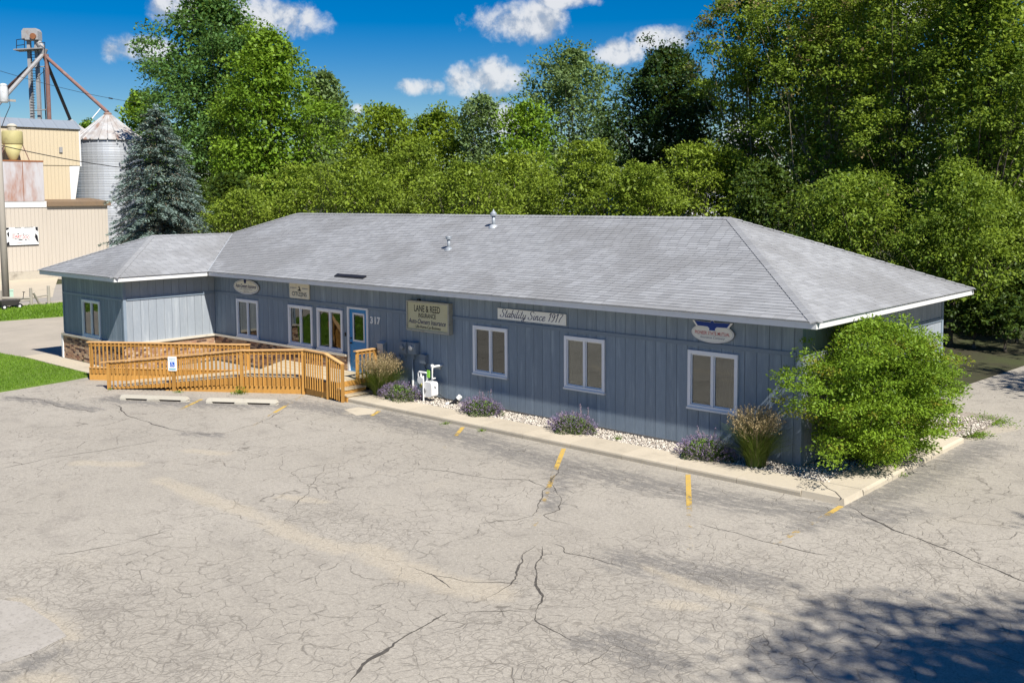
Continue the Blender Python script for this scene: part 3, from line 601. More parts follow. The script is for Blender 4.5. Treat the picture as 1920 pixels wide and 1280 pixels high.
def build_door():
    a, b, z0, z1 = DOOR; m = MB(); fr = .085
    m.box(a, a+fr, YF-.045, YF+.06, z0, z1); m.box(b-fr, b, YF-.045, YF+.06, z0, z1); m.box(a+fr, b-fr, YF-.043, YF+.06, z1-fr*.7, z1); f = m.build('door_frame', 'white_paint', BLD)
    p, q = a+fr, b-fr; gx0, gx1, gz0, gz1 = -16.17, -15.58, 1.49, 2.42; m = MB(); y0, y1 = YF-.005, YF+.045
    m.box(p+.004, gx0+.03, y0, y1, z0+.015, z1-fr*.7-.004); m.box(gx1-.03, q-.004, y0, y1, z0+.015, z1-fr*.7-.004); m.box(gx0+.03, gx1-.03, y0, y1, z0+.015, gz0+.03); m.box(gx0+.03, gx1-.03, y0, y1, gz1-.03, z1-fr*.7-.004)
    d = m.build('door', 'blue_door', BLD)
    m = MB(); i = .055; yy = YF-.022
    m.box(gx0, gx0+i, yy, y0+.002, gz0, gz1); m.box(gx1-i, gx1, yy, y0+.002, gz0, gz1); m.box(gx0+i, gx1-i, yy+.001, y0+.002, gz0, gz0+i); m.box(gx0+i, gx1-i, yy+.001, y0+.002, gz1-i, gz1); m.build('glazing_frame', 'white_paint', d)
    m = MB(); m.box(gx0+.031, gx1-.031, YF+.008, YF+.014, gz0+.031, gz1-.031); m.build('pane', 'glass', d)
    m = MB()
    for k in range(18): z = gz0+.05+k*.047; m.box(gx0+.035, gx1-.035, YF+.05, YF+.062, z, z+.040)
    m.build('blind', 'curtain', d)
    m = MB(); m.tube([(p+.07, YF-.006, 1.42), (p+.07, YF-.05, 1.42)], .028, 10); m.tube([(p+.07, YF-.045, 1.42), (p+.17, YF-.05, 1.42)], .012, 8); m.tube([(p+.07, YF-.006, 1.58), (p+.07, YF-.03, 1.58)], .026, 10); m.build('handle', 'dark_metal', d)
    m = MB(); m.box(a-.02, b+.02, YF-.09, YF+.02, z0-.03, z0+.012); m.build('threshold', 'grey_metal', f)
    m = MB(); m.box(a-.16, a-.11, YF-.03, YF, 1.62, 1.74); m.build('doorbell', 'dark_metal', BLD)
build_door()

# brick base under a stone ledge
def brick_base():
    cam2 = CAM[:2]; recs = []; mort = MB()
    runs = [('x', WYF, -1, XL+.02, WXR+.06, .08, .94), ('y', WXR, 1, WYF-.06, YF-.066, .08, .96), ('x', YF, -1, WXR+.066, DOOR[0]-.02, .10, .96)]
    bl, bh, j = .198, .066, .012; rr = random.Random(11)
    for ax, fx, out, u0, u1, z0, z1 in runs:
        if ax == 'x': mort.box(u0+.003, u1-.003, fx-.052, fx+.001, z0-.02, z1)
        else: mort.box(fx-.001, fx+.052, u0+.003, u1-.003, z0-.02, z1)
        row = 0; z = z0
        while z+bh <= z1+.005:
            u = u0 - (bl+j)/2*(row % 2)
            while u < u1:
                a, b = max(u, u0), min(u+bl, u1)
                if b-a > .03:
                    pr = .060+rr.uniform(-.003, .005)
                    recs.append((ax, fx, out, a, b, z, z+bh, pr, rr.random()))
                u += bl+j
            row += 1; z += bh+j
    base = mort.build('brick_base', 'mortar', BLD)
    def geo(m, r):
        ax, fx, out, a, b, c, d, pr, q = r
        if ax == 'x': m.box(a, b, fx-pr, fx-.045, c, d)
        else: m.box(fx+.045, fx+pr, a, b, c, d)
    def dist(r): p = np.array([(r[3]+r[4])/2, r[1]]) if r[0] == 'x' else np.array([r[1], (r[3]+r[4])/2]); return np.linalg.norm(p-cam2)
    recs.sort(key=dist)
    for r in recs[:300]:
        m = MB(); geo(m, r); m.build('brick', 'brick', base, rnd=r[8])
    m = MB(); rn = []
    for r in recs[300:]: geo(m, r); rn += [r[8]]*6
    stuff(m.build('bricks', 'brick', base, rnd=rn))
    for f in (lambda m: m.box(XL-.03, WXR+.13, WYF-.13, WYF-.001, .945, 1.02), lambda m: m.box(WXR+.001, WXR+.13, WYF-.001, YF-.135, .965, 1.035), lambda m: m.box(WXR+.001, DOOR[0]-.005, YF-.13, YF-.001, .966, 1.036)):
        m = MB(); f(m); m.build('stone_ledge', 'limestone', BLD)
brick_base()

# roof: deck, shingle courses, caps, fascia, soffit
def hgt(t): return HE + SL*t
def build_roof():
    D = -.02
    m = MB()
    def pl(*p): m.quad(*[(x, y, z+D) for x, y, z in p])
    rz, wz = hgt(BW/2), hgt(WWD/2); jx, jy = -BL+WWD/2, WWD/2
    pl((-BL+WWD, 0, HE), (0, 0, HE), (-BW/2, BW/2, rz), (-BL+BW/2, BW/2, rz), (jx, jy, wz)); pl((0, 0, HE), (0, BW, HE), (-BW/2, BW/2, rz)); pl((0, BW, HE), (-BL, BW, HE), (-BL+BW/2, BW/2, rz), (-BW/2, BW/2, rz))
    pl((-BL, BW, HE), (-BL, -WLN, HE), (jx, -WLN+WWD/2, wz), (jx, jy, wz), (-BL+BW/2, BW/2, rz)); pl((-BL, -WLN, HE), (-BL+WWD, -WLN, HE), (jx, -WLN+WWD/2, wz)); pl((-BL+WWD, -WLN, HE), (-BL+WWD, 0, HE), (jx, jy, wz), (jx, -WLN+WWD/2, wz))
    roof = m.build('roof', 'roof_felt', BLD)
    ln = math.hypot(1, SL); ex = .135/ln; tabw = .31; rr = random.Random(4)
    recs = []
    planes = [  # (point fn(u, t)) , left(t), right(t), tmax
        (lambda u, t: (u, t, hgt(t)), lambda t: (-BL+WWD-t if t < WWD/2 else -BL+t), lambda t: -t, BW/2),
        (lambda u, t: (-t, u, hgt(t)), lambda t: t, lambda t: BW-t, BW/2),
        (lambda u, t: (-BL+WWD-t, u, hgt(t)), lambda t: -WLN+t, lambda t: t, WWD/2),
        (lambda u, t: (u, -WLN+t, hgt(t)), lambda t: -BL+t, lambda t: -BL+WWD-t, WWD/2),
        (lambda u, t: (-BL+t, -u, hgt(t)), lambda t: -BW+t, lambda t: (WLN-t if t < WWD/2 else -t), BW/2),
        (lambda u, t: (-u, BW-t, hgt(t)), lambda t: t, lambda t: BL-t, BW/2)]
    for pi, (fn, lf, rf, tm) in enumerate(planes):
        n = int(tm/ex)+1; tw = tabw if pi < 4 else .93
        for r in range(n):
            t0, t1 = r*ex, min((r+1)*ex+.01, tm); 
            if r == 0: t0 = -.025
            a0, b0, a1, b1 = lf(max(t0, 0)), rf(max(t0, 0)), lf(t1), rf(t1)
            lo, hi = min(a0, a1), max(b0, b1); u = lo - (r % 2)*tw/2 - rr.uniform(0, .05)
            while u < hi:
                g = .006; p, q = u+g/2, u+tw-g/2; u += tw
                pb, qb, pt, qt = max(p, a0), min(q, b0), max(p, a1), min(q, b1)
                if qb-pb < .004 and qt-pt < .004: continue
                if qb < pb: pb = qb = (pb+qb)/2
                if qt < pt: pt = qt = (pt+qt)/2
                lift = .013+rr.uniform(0, .006)
                A, B, Cc, Dd = (np.array(fn(pb, t0)), np.array(fn(qb, t0)), np.array(fn(qt, t1)), np.array(fn(pt, t1))); up = np.array((0, 0, 1.0))
                recs.append((np.linalg.norm((A+B)/2-CAM) + (100 if pi > 3 else 0), A+up*lift, B+up*lift, Cc+up*.003, Dd+up*.003, A-up*.004, B-up*.004, rr.random()))
    recs.sort(key=lambda r: r[0])
    for r in recs[:300]:
        m = MB(); _, A, B, c, d, a2, b2, q = r; m.quad(A, B, c, d); m.quad(a2, b2, B, A); m.quad(a2, A, d); m.quad(b2, c, B); m.build('shingle', 'shingle', roof, rnd=q)
    m = MB(); rn = []
    for r in recs[300:]:
        _, A, B, c, d, a2, b2, q = r; m.quad(A, B, c, d); m.quad(a2, b2, B, A); rn += [q, q]
    stuff(m.build('shingles', 'shingle', roof, rnd=rn))
    # caps on ridges and hips
    rzv = (-BW/2, BW/2, rz); lzv = (-BL+BW/2, BW/2, rz); ap = (jx, -WLN+WWD/2, wz); jn = (jx, jy, wz)
    def caps(p0, p1, nL, nR, w=.15, step=.15):
        p0, p1 = Vector(p0), Vector(p1); d = (p1-p0); L = d.length; d.normalize(); n = int(L/step)
        for k in range(n):
            a = p0+d*(k*step-.01); b = p0+d*min((k+1)*step+.05, L); m = MB(); h = .030+.004*(k % 2); e = .014
            def side(v): s = Vector(v) - d*Vector(v).dot(d); s.normalize(); return s*w
            sl, sr = side(nL), side(nR); z = Vector((0, 0, 1))
            m.quad(a+z*h, b+z*e, b+sl+z*e, a+sl+z*h); m.quad(b+z*e, a+z*h, a+sr+z*h, b+sr+z*e); m.quad(a+sl+z*h, a+sl, a, a+z*h); m.quad(a+z*h, a, a+sr, a+sr+z*h)
            m.build('ridge_cap', 'shingle', roof, rnd=random.random()*.8)
    F_, R_, L_, B_ = (0, -1, -SL), (1, 0, -SL), (-1, 0, -SL), (0, 1, -SL)
    caps((0, 0, HE), rzv, F_, R_); caps(rzv, lzv, F_, B_, step=.16); caps((0, BW, HE), rzv, R_, B_, step=.3); caps(jn, lzv, F_, L_, step=.16)
    caps((-BL+WWD, -WLN, HE), ap, F_, R_); caps((-BL, -WLN, HE), ap, F_, L_, step=.16); caps(ap, jn, L_, R_, step=.16); caps((-BL, BW, HE), lzv, L_, B_, step=.5)
    m = MB(); a, b = Vector((-BL+WWD, 0, HE+.017)), Vector((jx, jy, wz+.017)); s = Vector((.07, .07, 0)); s2 = Vector((1, 1, 0)).normalized()*.055
    m.quad(a-s2*.3, a+s2*.3+Vector((0, 0, .0)), b+s2*.3, b-s2*.3); m.build('valley_strip', 'galvanised', roof)
    # fascia boards (mitred) and soffits
    ft = .035; zt, zb = HE-.024, HE-.165
    def fascia(p, q, n):                            # n: outward normal
        p, q, n = Vector((*p, 0)), Vector((*q, 0)), Vector((*n, 0)); d = (q-p).normalized()
        m = MB(); i0 = p-n*ft; i1 = q-n*ft
        m.hexa([Vector((v.x, v.y, zb)) for v in (p, q, i1, i0)], [Vector((v.x, v.y, zt)) for v in (p, q, i1, i0)]); m.build('fascia', 'white_paint', BLD)
        m = MB(); u = n*.012; m.hexa([Vector((v.x, v.y, zt+.002)) for v in (p+u, q+u, i1, i0)], [Vector((v.x, v.y, zt+.016)) for v in (p+u, q+u, i1, i0)]); m.build('drip_edge', 'dark_metal', BLD)
    e = .012
    fascia((-BL+WWD-e, e), (-e-.0, e), (0, -1)); fascia((-e, e+.036), (-e, BW), (1, 0)); fascia((-BL+WWD-e, -WLN+e+.036), (-BL+WWD-e, e-.036), (1, 0)); fascia((-BL+e, -WLN+e), (-BL+WWD-e, -WLN+e), (0, -1)); fascia((-BL+e, BW), (-BL+e, -WLN+e+.036), (-1, 0)); fascia((0, BW-e), (-BL, BW-e), (0, 1))
    zs = HE-.150
    for (x0, x1, y0, y1) in ((-BL+WWD-OV-.02, -.05, .05, OV+.05), (-OV-.05, -.05, OV+.05, BW-.05), (-BL+WWD-OV-.05, -BL+WWD-.05, -WLN+.05, .045), (-BL+.05, -BL+WWD-OV-.05, -WLN+.05, -WLN+OV+.05), (-BL+.05, -BL+OV+.05, -WLN+OV+.05, BW-.05), (-BL+OV+.05, -OV-.05, BW-OV-.05, BW-.05)):
        m = MB(); m.box(x0, x1, y0, y1, zs, zs+.012); m.build('soffit', 'soffit', BLD)
    return roof
ROOF = build_roof()
def on_roof(px, py): d = ray(px, py); t = (HE + SL*CAM[1] - CAM[2])/(d[2]-SL*d[1]); return CAM+d*t
# roof vents and the dark strip
p = on_roof(841.5, 467); vt = thing('roof_vent', 'grey flue pipe with flat cap on the roof slope', 'vent', p)
m = MB(); m.tube([p+(0, 0, -.03), p+(0, 0, .34)], .05, 14); m.build('pipe', 'grey_metal', vt, True)
m = MB(); m.lathe(p, [(.05, .30), (.095, .31), (.095, .39), (.085, .405)], 16); m.build('cap', 'grey_metal', vt)
m = MB(); m.lathe(p, [(.15, -.05), (.13, .02), (.055, .07)], 16); m.build('flashing', 'grey_metal', vt)
p = on_roof(925.5, 425); vt = thing('roof_vent', 'taller grey flue pipe with pointed cap near the ridge', 'vent', p)
m = MB(); m.tube([p+(0, 0, -.03), p+(0, 0, .36)], .055, 14); m.build('pipe', 'grey_metal', vt, True)
m = MB(); m.lathe(p, [(.065, .34), (.11, .36), (.11, .43), (.075, .47), (.03, .52), (.012, .57)], 16); m.build('cap', 'grey_metal', vt)
m = MB(); m.lathe(p, [(.17, -.05), (.15, .02), (.075, .07)], 16); m.build('flashing', 'galvanised', vt)
a, b = on_roof(630, 518), on_roof(684, 522); m = MB(); m.bar(a+(0, 0, .045), b+(0, 0, .045), .16, .035, (0, -SL, 1)); tag(m.build('roof_strip', 'dark_metal'), 'dark narrow metal strip lying on the lower roof slope', 'strip')

# ------------------------------------------------------------------ signs on the front wall
def ellipse(cx, cz, a, b, n=40, t0=0, t1=2*math.pi): return [(cx+a*math.cos(t0+(t1-t0)*k/n), cz+b*math.sin(t0+(t1-t0)*k/n)) for k in range(n)]
def plate(poly, y0, y1, name, mat, parent=None):
    m = MB(); m.prism(poly, lambda u, v, d: (u, d, v), y0, y1); return m.build(name, mat, parent)
YS = YF-.035
# 1 oval
s = thing('oval_sign', 'cream oval sign with navy italic lettering and small dark shield, leftmost on the wall', 'sign', (-22.21, YS, 2.92))
plate(ellipse(-22.21, 2.92, .82, .275), YS-.02, YS+.02, 'border', 'ink_grey', s); plate(ellipse(-22.21, 2.92, .80, .262), YS-.024, YS-.0195, 'rim', 'ink_white', s); plate(ellipse(-22.21, 2.92, .765, .236), YS-.027, YS-.0235, 'rim_line', 'ink_navy', s); plate(ellipse(-22.21, 2.92, .75, .226), YS-.030, YS-.0265, 'face', 'sign_cream', s)
plate([(-22.33, 3.19), (-22.31, 3.08), (-22.25, 3.035), (-22.19, 3.08), (-22.17, 3.19)], YS-.036, YS-.029, 'shield', 'ink_navy', s)
lettering('Auto-Owners Insurance', 1.33, .135, 'ink_navy', (-22.21, YS-.033, 2.955), s, shear=.25, bold=.012); lettering('Life Home Car', .82, .07, 'ink_grey', (-22.2, YS-.033, 2.845), s); lettering('Business', .34, .05, 'ink_grey', (-22.16, YS-.033, 2.76), s)
# 2 square
s = thing('square_sign', 'cream square sign with rounded corners reading Citizens under the eave', 'sign', (-18.985, YS, 2.96))
def rrect(x0, x1, z0, z1, r, n=6):
    out = []
    for cx, cz, t0 in ((x1-r, z1-r, 0), (x0+r, z1-r, 90), (x0+r, z0+r, 180), (x1-r, z0+r, 270)):
        for k in range(n+1): t = R(t0+90*k/n); out.append((cx+r*math.cos(t), cz+r*math.sin(t)))
    return out
plate(rrect(-19.545, -18.43, 2.70, 3.22, .06), YS-.02, YS+.02, 'face', 'sign_cream', s)
plate([(-19.06, 2.965), (-18.98, 2.965), (-18.98, 3.0), (-19.02, 3.012), (-19.06, 2.985)], YS-.024, YS-.0195, 'emblem', 'ink_black', s); plate([(-18.97, 2.96), (-18.88, 2.96), (-18.945, 3.09), (-18.985, 3.13), (-18.98, 3.0)], YS-.024, YS-.0195, 'emblem', 'ink_black', s); plate([(-19.05, 3.06), (-19.0, 3.06), (-18.99, 3.14)], YS-.024, YS-.0195, 'emblem', 'ink_grey', s)
m = MB()
for x0, x1 in ((-19.50, -19.44), (-19.42, -19.22), (-19.20, -19.14), (-18.82, -18.60), (-18.58, -18.50)): m.box(x0, x1, YS-.023, YS-.019, 3.035, 3.075)
m.build('small_print', 'ink_grey', s)
lettering('CITIZENS', .84, .14, 'ink_black', (-18.98, YS-.023, 2.855), s, bold=.008); lettering('MI', .09, .045, 'ink_grey', (-18.88, YS-.023, 2.755), s)
# 3 light box
s = thing('lightbox_sign', 'deep cream lightbox sign reading Lane & Reed Insurance beside the door', 'sign', (-12.48, YF-.08, 2.56))
yb = YF-.005; yf = .46; x0, x1, z0, z1 = -13.405, -11.556, 2.108, 3.02     # front face stands proud of the wall
m = MB(); m.box(x0, x1, yf+.03, yb, z0, z1); m.build('case', 'sign_frame', s)
m = MB(); i = .05; m.box(x0, x0+i, yf-.012, yf+.03, z0, z1); m.box(x1-i, x1, yf-.012, yf+.03, z0, z1); m.box(x0+i, x1-i, yf-.011, yf+.03, z0, z0+i); m.box(x0+i, x1-i, yf-.011, yf+.03, z1-i, z1); m.build('frame', 'sign_frame', s)
m = MB(); m.box(x0+i, x1-i, yf+.012, yf+.029, z0+i, z1-i); m.build('panel', 'sign_panel', s)
xc = (x0+x1)/2; yt = yf+.008
lettering('LANE & REED', 1.13, .20, 'ink_black', (xc-.02, yt, 2.80), s, bold=.010); lettering('INSURANCE', .76, .135, 'ink_black', (xc-.02, yt, 2.595), s, bold=.01); lettering('Auto-Owners Insurance', 1.62, .15, 'ink_navy', (xc-.03, yt, 2.41), s, shear=.3, bold=.010); lettering('Life-Home-Car-Business', 1.08, .09, 'ink_black', (xc+.02, yt, 2.255), s, bold=.01)
m = MB(); m.box(xc-.55, xc-.45, yf+.1, yf+.2, z1, z1+.05); m.build('fixing_lug', 'dark_metal', s)
# 4 strip with hand-drawn script
s = thing('strip_sign', 'long white strip sign reading Stability Since 1917 in navy script', 'sign', (-8.49, YS, 2.87))
m = MB(); m.box(-9.72, -7.26, YS-.01, YS+.02, 2.72, 3.02); m.build('board', 'sign_offwhite', s)
SCRIPT = {  # pen strokes in a unit cell (x right, y up; x-height 1)
 'S': (1.25, [[(1.15, 1.65), (.95, 1.9), (.55, 1.9), (.3, 1.6), (.45, 1.2), (.85, .85), (1.0, .45), (.75, .05), (.3, .0), (0, .25), (.12, .5)]]),
 't': (.62, [[(.3, 1.75), (.2, .8), (.2, .2), (.4, 0), (.65, .25)], [(.0, 1.1), (.55, 1.15)]]), 'a': (.95, [[(.75, .9), (.45, 1.0), (.12, .65), (.12, .2), (.35, 0), (.65, .35), (.78, .95)], [(.78, .95), (.68, .2), (.82, 0), (1.0, .25)]]),
 'b': (.9, [[(.25, 1.9), (.15, 1.0), (.15, .2), (.4, 0), (.7, .3), (.7, .75), (.45, 1.0), (.18, .7)]]), 'i': (.5, [[(.2, 1.0), (.15, .3), (.28, 0), (.5, .25)], [(.24, 1.42), (.3, 1.5)]]),
 'l': (.5, [[(.3, 1.95), (.15, 1.0), (.15, .25), (.3, 0), (.5, .25)]]), 'y': (.95, [[(.15, 1.0), (.15, .3), (.35, 0), (.65, .35), (.75, 1.0)], [(.75, 1.0), (.6, -.2), (.35, -.65), (.05, -.5), (.3, -.15), (.95, .25)]]),
 'n': (1.0, [[(.12, 1.0), (.12, 0)], [(.13, .55), (.4, .98), (.62, .9), (.62, .25), (.75, 0), (1.0, .25)]]), 'c': (.8, [[(.68, .8), (.5, 1.0), (.2, .85), (.1, .35), (.3, 0), (.6, .08), (.82, .3)]]),
 'e': (.8, [[(.12, .45), (.6, .7), (.5, 1.0), (.22, .9), (.1, .4), (.3, 0), (.6, .08), (.82, .3)]]), ' ': (.55, []),
 '1': (.75, [[(.15, 1.45), (.5, 1.9), (.38, 0)]]), '9': (1.0, [[(.8, 1.5), (.5, 1.9), (.18, 1.6), (.25, 1.1), (.6, 1.05), (.82, 1.5), (.75, .7), (.45, .05), (.15, .1)]]), '7': (1.0, [[(.1, 1.85), (.9, 1.85), (.5, .9), (.38, 0)]])}
def script_text(body, width, height, mat, centre, parent, slant=.32, pen=.16):
    strokes = []; x = 0
    for ch in body:
        adv, st = SCRIPT[ch]
        for q in st: strokes.append([(px+x, py) for px, py in q])
        x += adv+.04
    m = MB(); sx = width/x; sy = height/2.6
    for q in strokes:
        pts = []
        for k in range(len(q)-1):                   # Catmull-Rom
            p0, p1, p2, p3 = q[max(k-1, 0)], q[k], q[k+1], q[min(k+2, len(q)-1)]
            for j in range(5):
                t = j/5; pts.append(tuple(.5*((2*p1[i])+(-p0[i]+p2[i])*t+(2*p0[i]-5*p1[i]+4*p2[i]-p3[i])*t*t+(-p0[i]+3*p1[i]-3*p2[i]+p3[i])*t**3) for i in (0, 1)))
        pts.append(q[-1]); L = []; Rr = []
        for k, (px, py) in enumerate(pts):
            a, b = pts[max(k-1, 0)], pts[min(k+1, len(pts)-1)]; dx, dy = b[0]-a[0], b[1]-a[1]; ln = math.hypot(dx, dy)+1e-9; w = pen*(.45+.75*abs(dy)/ln)
            for lst, sg in ((L, 1), (Rr, -1)): ux, uy = px-dy/ln*w*.5*sg, py+dx/ln*w*.5*sg; lst.append((centre[0]+((ux+slant*(uy-.8))-x/2)*sx, centre[1], centre[2]+(uy-.65)*sy))
        for k in range(len(pts)-1): m.quad(Rr[k], Rr[k+1], L[k+1], L[k])
    return m.build('lettering', mat, parent)
script_text('Stability Since 1917', 2.22, .30, 'ink_navy', (-8.49, YS-.013, 2.86), s)
# 5 oval with eagle
s = thing('eagle_sign', 'white oval sign with blue spread-winged eagle and red lettering reading Pioneer State Mutual', 'sign', (-2.84, YS, 2.92))
ex, ez = -2.84, 2.905
plate(ellipse(ex, ez, .575, .235), YS-.02, YS+.02, 'border', 'ink_grey', s); plate(ellipse(ex, ez, .562, .226), YS-.024, YS-.0195, 'rim', 'ink_white', s); plate(ellipse(ex, ez, .545, .212), YS-.026, YS-.0235, 'rim_line', 'ink_grey', s); plate(ellipse(ex, ez, .538, .206), YS-.029, YS-.0255, 'face', 'sign_offwhite', s)
def eagle(k, y0, y1, mat, nm):
    half = [(.0, .045), (.035, .035), (.05, .0), (.495, .012), (.40, -.10), (.13, -.105), (.075, -.15), (.085, -.195)]
    half = [(u*k, (v+.05)*k-.05) for u, v in half]
    poly = [(ex+u, 3.195-.035+v) for u, v in half] ; poly = poly + [(2*ex-u, z) for u, z in reversed(poly[1:])]
    plate(poly[::-1], y0, y1, nm, mat, s)
eagle(1.09, YS-.034, YS-.018, 'ink_white', 'eagle_outline'); eagle(.97, YS-.038, YS-.0335, 'ink_blue', 'eagle')
lettering('PIONEER STATE MUTUAL', .93, .078, 'ink_red', (ex, YS-.031, 2.905), s, bold=.008); lettering('Insurance Company', .66, .066, 'ink_navy', (ex+.01, YS-.031, 2.795), s, shear=.35)
m = MB(); m.box(ex-.4, ex+.4, YS-.031, YS-.0285, 2.845, 2.851); m.build('rule_line', 'ink_grey', s)
# 6 house number
hn = thing('house_number', 'white numerals 317 on the wall right of the blue door', 'numerals', (-15.05, YF, 2.25))
for ch, x in (('3', -15.23), ('1', -15.05), ('7', -14.88)):
    me = text_mesh(ch, .30, 'numeral_white', 1.0, 0, .012, .008); n = len(me.vertices); co = np.zeros(n*3, np.float32); me.vertices.foreach_get('co', co); co = co.reshape(-1, 3); me.vertices.foreach_set('co', np.stack([co[:, 0], -co[:, 2], co[:, 1]], 1).astype(np.float32).ravel()); del me['w']; del me['h']; me.update()
    link('numeral', me, hn, (x, YF-.010, 2.25))

# ------------------------------------------------------------------ services on the wall
def meter(name, label, x0, x1, z0, z1, dep, dial):
    t = thing(name, label, 'meter', ((x0+x1)/2, YF-dep/2, z0)); m = MB(); m.box(x0, x1, YF-dep, YF-.002, z0, z1); m.build('case', 'meter_grey', t)
    m = MB(); m.box(x0+.015, x1-.015, YF-dep-.012, YF-dep+.001, z0+.02, z1-.02); m.build('cover', 'meter_grey', t)
    if dial:
        xc, zc = (x0+x1)/2, (z0+z1)/2+.02; m = MB(); m.tube([(xc, YF-dep-.01, zc), (xc, YF-dep-.07, zc)], [.085, .075], 18); m.build('dial_ring', dial, t)
        m = MB(); m.tube([(xc, YF-dep-.068, zc), (xc, YF-dep-.08, zc)], [.06, .05], 16); m.build('dial', 'ink_grey', t)
    m = MB(); m.tube([((x0+x1)/2, YF-dep/2, z0+.01), ((x0+x1)/2, YF-dep/2, z0-.16)], .022, 8); m.build('stub_pipe', 'meter_grey', t)
    return t
meter('electric_meter', 'grey electric meter box with dull dial, left of the pair', -13.79, -13.46, 1.36, 1.72, .13, 'meter_grey')
t = meter('electric_meter', 'grey electric meter box with shiny round dial above the conduit', -13.38, -13.00, 1.38, 1.73, .16, 'galvanised')
m = MB(); m.tube([(-13.28, YF-.05, 1.39), (-13.28, YF-.05, .10)], .028, 10); m.build('conduit', 'meter_grey', t)
m = MB(); m.tube([(-13.28, YF-.05, .56), (-13.28, YF-.05, .10)], .034, 10); m.build('conduit_sleeve', 'pvc_white', t)
t = thing('service_box', 'small blank grey service box right of the electric meters', 'box', (-12.74, YF, 1.14)); m = MB(); m.box(-12.88, -12.62, YF-.13, YF-.002, 1.13, 1.40); m.build('case', 'meter_grey', t)
m = MB(); m.box(-12.87, -12.63, YF-.142, YF-.129, 1.15, 1.405); m.build('lid', 'meter_grey', t); m = MB(); m.tube([(-12.72, YF-.05, 1.13), (-12.72, YF-.05, 1.0), (-12.66, YF-.04, .95), (-12.35, YF-.03, .93)], .012, 8); m.build('cable', 'wire', t)
t = thing('wall_plates', 'pair of small beige cover plates on the wall above the gas meter', 'cover plates', (-12.22, YF, 1.02))
for x in (-12.36, -12.21): m = MB(); m.box(x, x+.13, YF-.035, YF-.001, 1.02, 1.15); m.build('plate', 'plate_beige', t)
t = thing('letter_box', 'small pale grey letter box on the wall behind the tall grass', 'mailbox', (-14.7, YF, 1.34)); m = MB(); m.box(-14.84, -14.57, YF-.13, YF-.001, 1.25, 1.54); m.build('body', 'galvanised', t)
m = MB(); m.hexa([(-14.86, YF-.15, 1.545), (-14.55, YF-.15, 1.545), (-14.55, YF-.001, 1.545), (-14.86, YF-.001, 1.545)], [(-14.86, YF-.15, 1.565), (-14.55, YF-.15, 1.565), (-14.55, YF-.001, 1.61), (-14.86, YF-.001, 1.61)]); m.build('lid', 'galvanised', t)
t = thing('hose_reel', 'round grey hose hanger on the wall beside the tall grass', 'hose hanger', (-13.88, YF, 1.14)); m = MB(); m.tube([(-13.88, YF-.001, 1.14), (-13.88, YF-.08, 1.14)], .10, 16); m.build('disc', 'grey_metal', t); m = MB(); m.tube([(-13.88, YF-.08, 1.14), (-13.88, YF-.1, 1.14)], .05, 12); m.build('hub', 'plate_beige', t)
def gas_meter():
    c = np.array([-12.3, .22, .10]); t = thing('gas_meter', 'white-painted gas meter with pipework and green tag at the foot of the wall', 'gas meter', c)
    X = lambda x, y, z: (c[0]+x, c[1]+y, c[2]+z)
    m = MB(); m.prism(rrect(-.04, .36, .16, .60, .08), lambda u, v, d: X(u, d, v), -.13, .13); m.build('meter_body', 'pvc_white', t)
    m = MB(); m.tube([X(.08, -.135, .36), X(.08, -.165, .36)], .06, 14); m.build('index', 'ink_grey', t)
    m = MB(); m.tube([X(.03, 0, .58), X(.03, 0, .80), X(-.02, 0, .84), X(-.30, 0, .84), X(-.34, 0, .80), X(-.34, 0, .08)], .030, 10); m.build('inlet_pipe', 'pvc_white', t)
    m = MB(); m.tube([X(.26, 0, .58), X(.26, 0, 1.02), X(.28, .05, 1.05), X(.28, .38, 1.05)], .032, 10); m.build('outlet_pipe', 'pvc_white', t)
    m = MB(); m.lathe(X(.26, -.0, 1.05), [(.05, 0), (.05, .05), (.03, .07)], 12); m.build('cap', 'pvc_white', t)
    m = MB(); m.tube([X(-.22, -.05, .60), X(-.22, .04, .60)], .12, 16); m.tube([X(-.22, 0, .60), X(-.22, 0, .82)], .035, 10); m.build('regulator', 'pvc_white', t)
    m = MB(); m.tube([X(-.14, -.06, .45), X(-.14, -.10, .45)], .06, 14); m.build('gauge', 'yellow_tag', t)
    m = MB(); m.box(*[q for q in (c[0]+.08, c[0]+.20)], c[1]-.05, c[1]-.035, c[2]+.72, c[2]+.94); m.build('tag', 'green_tag', t)
    m = MB(); m.tube([X(.04, -.16, -.04), X(.04, -.16, .78)], .022, 8); m.build('support_post', 'pvc_white', t)
    m = MB(); m.tube([X(.32, 0, .50), X(.42, 0, .50)], .03, 10); m.box(c[0]+.30, c[0]+.34, c[1]-.06, c[1]+.06, c[2]+.70, c[2]+.73); m.build('valve', 'pvc_white', t)
    m = MB(); m.tube([X(.2, -.1, .17), X(.3, -.1, .17)], .03, 8); m.build('strip', 'yellow_tag', t)
gas_meter()
t = thing('drain_outlet', 'white-capped dark drain pipe elbow poking up from the pebbles', 'pipe', (-11.19, .35, .1)); m = MB(); m.tube([(-11.39, .25, .09), (-11.26, .32, .17), (-11.14, .40, .30)], .055, 12); m.build('pipe', 'dark_metal', t)
m = MB(); m.tube([(-11.15, .395, .29), (-11.09, .43, .37)], [.075, .07], 14); m.build('cap', 'pvc_white', t); m = MB(); m.tube([(-11.44, .2, .12), (-11.36, .23, .15)], .05, 10); m.build('collar', 'pvc_white', t)
m = MB(); m.tube([(-12.19, .35, .35), (-11.94, .42, .30), (-11.64, .38, .22), (-11.44, .26, .13)], .012, 8); m.build('cable', 'wire', t)

